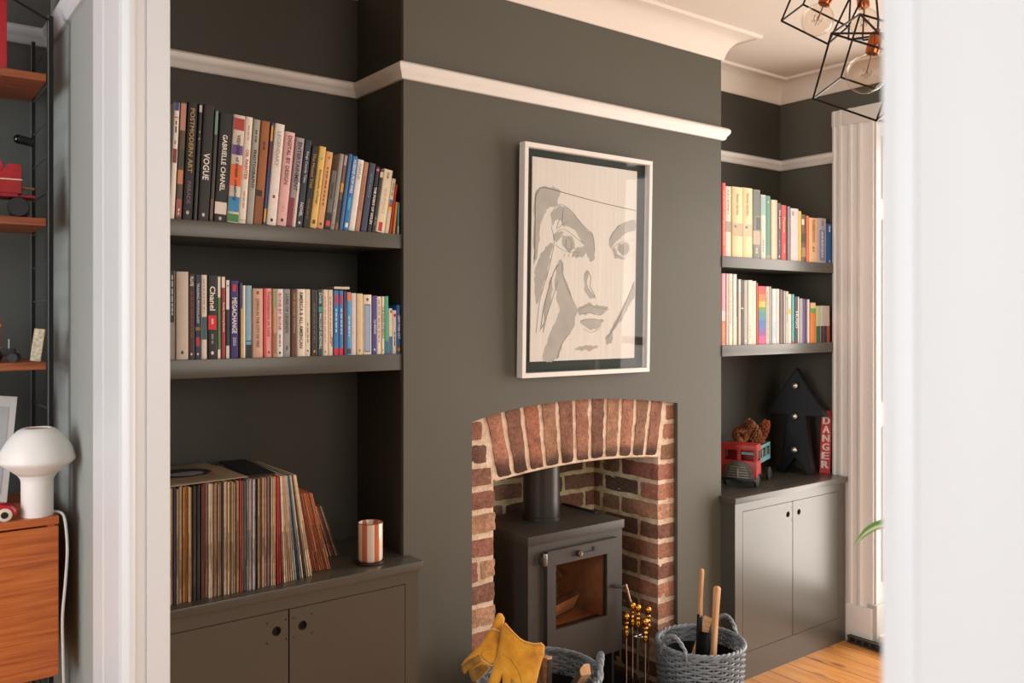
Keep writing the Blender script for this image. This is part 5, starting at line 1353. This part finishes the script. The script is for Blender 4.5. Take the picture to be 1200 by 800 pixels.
# ================================================================== CAGE PENDANT CLUSTER
ch = thing('cage_chandelier', 'black wire cage pendant cluster with copper holders and clear globe bulbs', 'chandelier', (2.22, 1.30, ZC))
CM = Matrix.Translation((-2.22, -1.30, -ZC))
M_WIRE = plain('1B1715', .4, .1, 40, metal=.5)
M_COP = plain('B8693F', .22, .06, 30, metal=1.0)
def glass_bulb_mat():
    m = glass_thin('clear_globe_glass', (.97, .93, .88, 1)); return m
M_GLOBE = glass_bulb_mat()
MB().lathe([(.0001, 0), (.075, 0), (.075, -.018), (.06, -.028), (.0001, -.028)], 40).build('ceiling_rose', M_WIRE, ch)
def cage(Vv, r=.003):
    c = MB()
    for a, b in ((0,1),(1,2),(2,3),(3,0),(4,5),(5,6),(6,7),(7,4),(0,4),(1,5),(2,6),(3,7)):
        c.tube([CM @ Vector(Vv[a]), CM @ Vector(Vv[b])], r, 6)
    tops = [Vector(Vv[i]) for i in (4, 5, 6, 7)]; t0 = sum(tops, Vector()) / 4
    c.tube([CM @ tops[0], CM @ tops[2]], r, 6); c.tube([CM @ tops[1], CM @ tops[3]], r, 6)
    o = c.build('wire_cage', M_WIRE, ch)
    return t0
def pendant(hold, bulb, rb_):
    h, b_ = Vector(hold), Vector(bulb); d = (b_ - h).normalized()
    q = (-d).to_track_quat('Z', 'Y').to_matrix().to_4x4()
    neck = b_ - d * (rb_ * .98)
    L = (neck - h).length
    o = MB().lathe([(.0001, 0), (.0165, 0), (.0175, .006), (.0175, .05), (.015, .056), (.006, .058), (.006, .068), (.0001, .068)], 28, M=CM @ Matrix.Translation(neck - d * .004) @ q).build('lamp_holder', M_COP, ch)
    g = MB().lathe([(rb_ * math.sin(PI * k / 20), -rb_ * math.cos(PI * k / 20)) if k else (.0001, -rb_) for k in range(18)] + [(.013, rb_ * 1.0), (.013, rb_ * 1.12)], 32, M=CM @ Matrix.Translation(b_) @ q).build('globe_bulb', M_GLOBE, ch, smooth=80)
    f = MB().tube([CM @ (b_ - d * rb_), CM @ (b_ - d * rb_ * .1)], .0022, 6)
    side = d.orthogonal().normalized()
    for s_ in (-1, 1): f.tube([CM @ (b_ - d * rb_ * .5), CM @ (b_ + side * s_ * .014 + d * .012)], .0006, 5)
    f.tube([CM @ (b_ + (side * math.cos(k * .9) + d.cross(side) * math.sin(k * .9)) * .013 + d * .012 * math.sin(k * 2.2)) for k in range(12)], .0006, 5)
    f.build('filament', plain('8A6A4A', .3, .1, 20, metal=.8), ch)
    return neck - d * .07
C1 = [[2.1196,1.5024,2.4287],[2.2462,1.5167,2.5079],[2.3097,1.4082,2.426],[2.1832,1.394,2.3468],[2.0627,1.3844,2.5408],[2.1892,1.3987,2.6201],[2.2528,1.2902,2.5382],[2.1262,1.2759,2.4589]]
C2 = [[2.0781,1.3717,2.1715],[2.2348,1.385,2.2591],[2.2923,1.2343,2.1793],[2.1356,1.2208,2.0918],[2.0094,1.2724,2.3097],[2.1661,1.2857,2.3972],[2.2236,1.135,2.3174],[2.0668,1.1216,2.2299]]
C3 = [[2.33,1.42,2.395],[2.44,1.44,2.42],[2.47,1.31,2.41],[2.36,1.29,2.385],[2.31,1.40,2.53],[2.42,1.42,2.555],[2.45,1.29,2.545],[2.34,1.27,2.52]]
hooks = []
for cg, hold, bulb, rb_ in ((C1, (2.172, 1.389, 2.478), (2.150, 1.405, 2.411), .044), (C2, (2.166, 1.241, 2.318), (2.147, 1.256, 2.225), .0525), (C3, (2.372, 1.400, 2.530), (2.378, 1.396, 2.447), .042)):
    t0 = cage(cg); e = pendant(hold, bulb, rb_)
    hooks.append((t0, e))
for i, (t0, e) in enumerate(hooks):
    MB().tube([CM @ e, CM @ ((e + t0) / 2 + Vector((0, 0, .03))), CM @ Vector((2.22 + (i - 1) * .03, 1.30, ZC - .02))], .0028, 8).build('cord', M_BLACK, ch)

# ================================================================== PLANT BEHIND THE RIGHT UPRIGHT
ps = thing('plant_stand', 'tall slim wooden plant stand hidden behind the white upright', 'plant stand', (1.47, .60, 0))
sdm = wood('stand_oak', '7A5230', '8E6238', 'A27448', (20, 20, 2), 3)
MB().lathe([(.0001, .90), (.14, .90), (.145, .905), (.145, .92), (.14, .925), (.0001, .925)], 36).build('stand_top', sdm, ps)
for a in (0, 2.094, 4.189): MB().tube([(.10 * math.cos(a), .10 * math.sin(a), .90), (.14 * math.cos(a), .14 * math.sin(a), 0)], [.013, .010], 10).build('leg', sdm, ps)
pl = thing('spider_plant', 'potted spider plant, one arching striped leaf showing beside the white upright', 'plant', (1.47, .60, .9255))
MB().lathe([(.0001, 0), (.07, 0), (.095, .15), (.098, .155), (.098, .17), (.090, .17), (.086, .14), (.0001, .138)], 36).build('pot', plain('B9B2A8', .6), pl)
MB().lathe([(.0001, .150), (.088, .150)], 24).build('soil', plain('2A1E16', .95), pl)
M_LEAF, nt, b = newmat('striped_leaf')
tc = nt.nodes.new('ShaderNodeUVMap'); at = nt.nodes.new('ShaderNodeAttribute'); at.attribute_name = 'tint'
nt.links.new(at.outputs['Color'], b.inputs['Base Color']); b.inputs['Roughness'].default_value = .4
def leaf(dx, dy, reach, rise, drop, w_):
    d = Vector((dx, dy, 0)).normalized(); s_ = Vector((-d.y, d.x, 0))
    V = []; F = []; C_ = []
    N_ = 20
    for i in range(N_ + 1):
        u = i / N_
        c = d * reach * (1 - (1 - u) ** 1.25) + Vector((0, 0, .15 + rise * math.sin(PI * min(1, u * .95)) ** .9 - drop * u ** 3))
        wd = w_ * math.sin(PI * min(1, .08 + .92 * u)) ** .7 + .0006
        for k, q in enumerate((-1, -.45, -.2, .2, .45, 1)):
            V.append(c + s_ * wd * q + Vector((0, 0, -abs(q) * wd * -.35)))
            C_.append(lin('4E7A36') if abs(q) > .3 else lin('C9D3A2'))
    for i in range(N_):
        for k in range(5): F.append((i*6+k, i*6+k+1, (i+1)*6+k+1, (i+1)*6+k))
    mb = MB(); mb.add(V, F, 0, None, C_); mb.build('leaf', M_LEAF, pl, smooth=60)
def leaf_path(pts, ws):
    P = [Vector(p) for p in smooth_open(pts)]; V = []; F = []; C_ = []
    for i, c in enumerate(P):
        u = i / (len(P) - 1); t = P[min(i+1, len(P)-1)] - P[max(i-1, 0)]
        s_ = Vector((-t.y, t.x, 0)).normalized(); f = u * (len(ws) - 1); k0 = min(int(f), len(ws) - 2); wd = ws[k0] + (ws[k0+1] - ws[k0]) * (f - k0)
        for q in (-1, -.45, -.2, .2, .45, 1):
            V.append(c + s_ * wd * q + Vector((0, 0, abs(q) * wd * .5 - q * wd * .55))); C_.append(lin('5C8A40') if abs(q) > .3 else lin('D3DCB0'))
    for i in range(len(P) - 1):
        for k in range(5): F.append((i*6+k, i*6+k+1, (i+1)*6+k+1, (i+1)*6+k))
    mb = MB(); mb.add(V, F, 0, None, C_); mb.build('leaf', M_LEAF, pl, smooth=60)
leaf_path([(0, 0, .15), (-.05, .018, .24), (-.12, .042, .312), (-.18, .066, .336), (-.236, .094, .3315), (-.257, .110, .3205), (-.272, .122, .3005)], [.004, .007, .0085, .0085, .008, .006, .0006])
rl = random.Random(4)
for k in range(9):
    a = -2.2 + k * .42
    leaf(math.cos(a), math.sin(a), rl.uniform(.14, .2), rl.uniform(.14, .24), rl.uniform(.1, .18), .010)

# ================================================================== NEAR ROOM: WALL SHELVING AND ITS CONTENTS
M_TEAK = wood('teak_veneer', '9A4A22', 'C2672F', 'D27E40', (1.2, 6, 30), 3.2, .36, coat=.1)
M_TEAK2 = wood('teak_shelf', '7A3C1E', '9A5230', 'AE643A', (1.5, 10, 30), 3, .42)
M_RAIL = plain('1A1B1C', .38, .1, 30, metal=.3)
M_RAILL = plain('9A9996', .3, .05, 20, metal=.7)
XS = .415; YSF, YSB = 2.613, 2.888
su = thing('ladder_shelving', 'black wire ladder panels with three wooden shelf boards, far left alcove', 'shelving', (0, 2.75, .30))
SU = Matrix.Translation((0, -2.75, -.30))
for xx in (XS, XS - .813):
    MB().box(xx - .006, xx + .008, YSF - .010, YSF + .008, .30, 2.39, M=SU, bevel=.003, seg=1).build('front_upright', M_RAIL, su)
    MB().box(xx - .005, xx + .005, YSB - .006, YSB + .006, .30, 2.39, M=SU).build('rear_upright', M_RAIL, su)
    rg = MB(); z_ = .34
    while z_ < 2.38:
        rg.tube([SU @ Vector((xx, YSF, z_)), SU @ Vector((xx, YSB, z_))], .0022, 6); z_ += .0985
    rg.build('rung', plain('6E6E6C', .35, .05, 20, metal=.5), su)
    MB().box(xx - .006, xx - .0035, YSF - .0085, YSF - .004, .30, 2.39, M=SU).box(xx - .0065, xx - .0045, YSB - .006, YSB - .002, .30, 2.39, M=SU).build('edge_glint', M_RAILL, su)  # pale strips paint the light catching the upright edges
for z_, nm in ((2.232, 'top'), (1.842, 'mid'), (1.454, 'low')):
    MB().box(XS - .796, XS - .0078, YSF, YSB, z_ - .021, z_, M=SU, bevel=.0012, seg=1).build('shelf_board', M_TEAK2, su)
MB().tube([SU @ Vector((XS - .34, 2.60, 2.53)), SU @ Vector((XS - .005, 2.60, 2.375))], .0035, 8).build('brace_wire', M_RAIL, su)
kb = MB().tube([SU @ Vector((XS - .005, YSB - .01, 2.09)), SU @ Vector((XS - .042, YSB - .025, 2.093))], .013, 14).sphere(SU @ Vector((XS - .042, YSB - .025, 2.093)), .0135, n=14)
kb.build('wall_fixing', plain('0E0E0F', .2, .05, 30, coat=.4), su)

dc = thing('drawer_cabinet', 'orange brown wooden drawer cabinet hung on the wall shelving', 'cabinet', (.01, 2.69, .6487))
DM = Matrix.Translation((-.01, -2.69, -.6487))
cb = MB()
cb.box(XS - .796, XS - .007, 2.480, 2.888, 1.0406, 1.0606, M=DM, bevel=.001, seg=1).box(XS - .0075, XS, 2.480, 2.57, 1.0406, 1.0606, M=DM).box(XS - .0085, XS, 2.4965, 2.57, .6487, 1.0406, M=DM)
cb.box(XS - .796, XS - .779, 2.484, 2.888, .6487, 1.0406, M=DM).box(XS - .0255, XS - .0085, 2.484, 2.888, .6487, 1.0406, M=DM).box(XS - .796, XS - .0085, 2.484, 2.888, .6487, .664, M=DM).box(XS - .796, XS - .0085, 2.875, 2.888, .6487, 1.0406, M=DM)
cb.build('carcass', M_TEAK, dc)
for a, b_ in ((.6495, 1.0360),):
    MB().box(XS - .795, XS - .0005, 2.480, 2.496, a, b_, M=DM, bevel=.001, seg=1).build('drawer', M_TEAK, dc)

lp = thing('mushroom_lamp', 'white mushroom shaped table lamp on the wooden cabinet', 'lamp', (.3715, 2.520, 1.0608))
M_LW = plain('F6F6F4', .42, .01, 10)
MB().lathe([(.0001, 0), (.0365, 0), (.0375, .002), (.0375, .088), (.039, .097), (.046, .108)], 48).build('base', M_LW, lp, smooth=60)
MB().lathe([(.045, .107), (.062, .121), (.078, .133), (.0885, .142), (.0895, .146), (.0890, .152), (.083, .172), (.072, .192), (.058, .210), (.045, .222), (.034, .2275), (.0325, .2275), (.0325, .224), (.056, .205), (.078, .170), (.083, .150)], 64).build('lamp_shade', M_LW, lp, smooth=50)
MB().lathe([(.0001, .205), (.02, .204), (.033, .222)], 32, cap=False).build('shade_opening', plain('D2A878', .6), lp)
cd = [(.036, -.006, .006), (.048, -.012, .005), (.056, -.03, -.002), (.058, -.052, -.03), (.060, -.058, -.09), (.056, -.056, -.17), (.050, -.052, -.26), (.051, -.054, -.36), (.053, -.056, -.50), (.052, -.05, -.72), (.05, .0, -1.03)]
MB().tube(smooth_open(cd), .0035, 8).build('power_cord', plain('D9D8D4', .5), lp)

# toys and cards on the shelving
rc = thing('toy_car', 'small red toy car with cream wheels beside the white lamp', 'toy', (.262, 2.524, 1.0608), (0, 0, R(-14)))
bp = [(-.10, .012), (-.10, .034), (-.07, .040), (-.045, .058), (.0, .060), (.022, .044), (.050, .038), (.064, .026), (.066, .012)]
MB().prism(bp, -.022, .022, 'y', bevel=.006).build('car_body', plain('C01F2C', .22, .05, 20, coat=.5), rc, smooth=50)
MB().prism([(-.05, .043), (-.036, .055), (-.004, .056), (.012, .045)], -.0226, .0226, 'y').build('car_window', plain('1F2328', .15), rc)
for x_ in (-.068, .040):
    for s in (-1, 1):
        o = MB().lathe([(.0001, -.005), (.012, -.005), (.0165, -.003), (.0165, .003), (.012, .005), (.0001, .005)], 24, M=Matrix.Translation((x_, s * .023, .0165)) @ Matrix.Rotation(PI/2, 4, 'X')).build('wheel', plain('D8CDB8', .5), rc)
        MB().lathe([(.0001, -.0058), (.0085, -.0058), (.0085, .0058), (.0001, .0058)], 18, M=Matrix.Translation((x_, s * .023, .0165)) @ Matrix.Rotation(PI/2, 4, 'X')).build('hubcap', plain('1A1A1A', .4), o)
cf = thing('leaning_print', 'white edged print leaning on the shelving behind the red car', 'picture', (.215, 2.70, 1.0755), (R(-14), R(7), 0))
MB().box(-.11, .11, 0, .008, 0, .30, bevel=.001, seg=1).build('white_frame', plain('ECEBE8', .5, .01), cf)
MB().box(-.092, .092, -.001, .001, .03, .27).build('print_sheet', plain('C9CFD2', .6, .15, 6), cf)
# red tin crane truck on the middle board
ct = thing('toy_crane', 'red tin toy crane with black roller on the middle wooden board', 'toy', (.263, 2.67, 1.8422), (0, 0, R(-8)))
MB().box(-.16, .085, -.04, .04, .052, .062, bevel=.003).box(.06, .125, -.034, .034, .052, .060, bevel=.004).build('deck', plain('8E1A22', .4, .15, 30), ct)
MB().prism([(-.14, .062), (.092, .062), (.092, .140), (.062, .142), (.045, .118), (-.14, .118)], -.034, .034, 'y', bevel=.003).build('engine_housing', plain('A31C26', .4, .15, 30), ct)
MB().prism([(.030, .11), (.060, .11), (.020, .215), (.0, .215)], -.008, .008, 'y', bevel=.002).build('boom', plain('B01F2A', .4), ct)
MB().box(-.14, .0935, -.0352, .0352, .098, .101).build('trim_line', plain('D8C8A8', .5), ct)
MB().tube([(.090, -.02, .080), (.122, -.022, .078)], .004, 8).build('exhaust', plain('8A7A5A', .3, .1, 20, metal=.8), ct)
MB().lathe([(.0001, -.045), (.024, -.045), (.026, -.042), (.026, .042), (.024, .045), (.0001, .045)], 28, M=Matrix.Translation((.085, 0, .0262)) @ Matrix.Rotation(PI/2, 4, 'X')).build('roller', plain('3A3B3D', .35, .1, 30, metal=.5), ct)
MB().lathe([(.0001, -.045), (.024, -.045), (.026, -.042), (.026, .042), (.024, .045), (.0001, .045)], 28, M=Matrix.Translation((-.10, 0, .0262)) @ Matrix.Rotation(PI/2, 4, 'X')).build('roller', plain('3A3B3D', .35, .1, 30, metal=.5), ct)
# lower board: red tin box, little grey tractor, folded booklet
rb2 = thing('tin_box', 'upright red tin box behind the toy tractor on lowest wooden board', 'tin', (.284, 2.745, 1.4542))
MB().box(-.05, .028, -.03, .03, 0, .125, bevel=.003).build('tin_body', plain('AE1D24', .35, .1, 20), rb2)
MB().box(-.051, .029, -.031, .031, .095, .102).box(-.051, .029, -.031, .031, .035, .040).build('gold_band', plain('C8842E', .4), rb2)
tr = thing('toy_tractor', 'small dark grey toy tractor on the lowest wooden board', 'toy', (.315, 2.655, 1.4542), (0, 0, R(-20)))
MB().box(-.035, .025, -.012, .012, .016, .036, bevel=.004).box(-.034, -.014, -.014, .014, .034, .050, bevel=.003).build('tractor_body', plain('3A3A3C', .35, .2, 40, metal=.6), tr)
MB().tube([(.01, 0, .034), (.01, 0, .062)], .003, 8).tube([(-.02, 0, .05), (-.024, 0, .066)], .006, 8).sphere((-.024, 0, .072), .007, n=12).build('driver_and_funnel', plain('6E6E70', .3, .1, 40, metal=.8), tr)
for x_, r_ in ((-.028, .019), (.022, .012)):
    for s in (-1, 1): MB().lathe([(.0001, -.004), (r_, -.004), (r_, .004), (.0001, .004)], 20, M=Matrix.Translation((x_, s * .017, r_)) @ Matrix.Rotation(PI/2, 4, 'X')).build('wheel', plain('222224', .5, .1, 40), tr)
bk_ = thing('booklet', 'cream patterned booklet leaning on the ladder panel', 'booklet', (.395, 2.628, 1.4542), (0, R(7.5), R(-18)))
MB().box(-.026, -.0, 0, .0012, 0, .088).box(-.026, -.0, .006, .0072, 0, .088).box(-.0012, 0, 0, .0072, 0, .088).build('cover', plain('C9BFA4', .6, .45, 130), bk_)
MB().box(-.0255, -.0012, .0012, .006, .001, .087).build('page_block', M_PAGE, bk_)
rb3 = thing('storage_box', 'tall bright red box on the top wooden board', 'box', (.190, 2.665, 2.2322))
MB().box(-.14, .125, -.05, .05, 0, .31, bevel=.003).build('box_body', plain('B80F22', .35, .03), rb3)
MB().box(-.142, .127, -.052, .052, .255, .31, bevel=.003).build('lid', plain('C23A46', .35, .03), rb3)

# ================================================================== LIGHT, WORLD, CAMERA
def area(name, loc, rot, sx, sy, power, col):
    l = bpy.data.lights.new(name, 'AREA'); l.shape = 'RECTANGLE'; l.size = sx; l.size_y = sy; l.energy = power; l.color = col
    o = bpy.data.objects.new(name, l); COL.objects.link(o); o.location = loc; o.rotation_euler = rot
    return o
LW = area('window_daylight', (XW + 1.0, 1.0, 1.30), (0, R(90), 0), 2.9, 2.3, 165, (1.0, .91, .825))
LN = area('near_room_daylight', (-3.1, .7, 1.7), (0, R(-90), R(8)), 2.2, 2.2, 111, (.93, .97, 1.0))
LF = area('front_fill', (1.9, -1.9, 1.9), (R(80), 0, 0), 2.4, 1.8, 50, (1.0, .89, .79))  # added frontal fill without a known source, lifts the left alcove books
wd = bpy.data.worlds.new('daylight_world'); scene.world = wd; wd.use_nodes = True
bg = wd.node_tree.nodes['Background']; bg.inputs['Color'].default_value = (1.0, .94, .88, 1); bg.inputs['Strength'].default_value = .20

cam = bpy.data.cameras.new('camera'); co = bpy.data.objects.new('camera', cam); COL.objects.link(co)
cam.sensor_width = 36; cam.lens = 1008 / 1200 * 36
cam.shift_y = -26.4 / 1200
yaw = R(52.72)
co.location = (0, 0, 1.57); co.rotation_euler = (R(90), 0, yaw - PI/2)
cam.dof.use_dof = True; cam.dof.focus_distance = 3.0; cam.dof.aperture_fstop = 5.6
cam.clip_start = .02
scene.camera = co
scene.view_settings.view_transform = 'Standard'
scene.view_settings.look = 'None'
scene.view_settings.exposure = 0
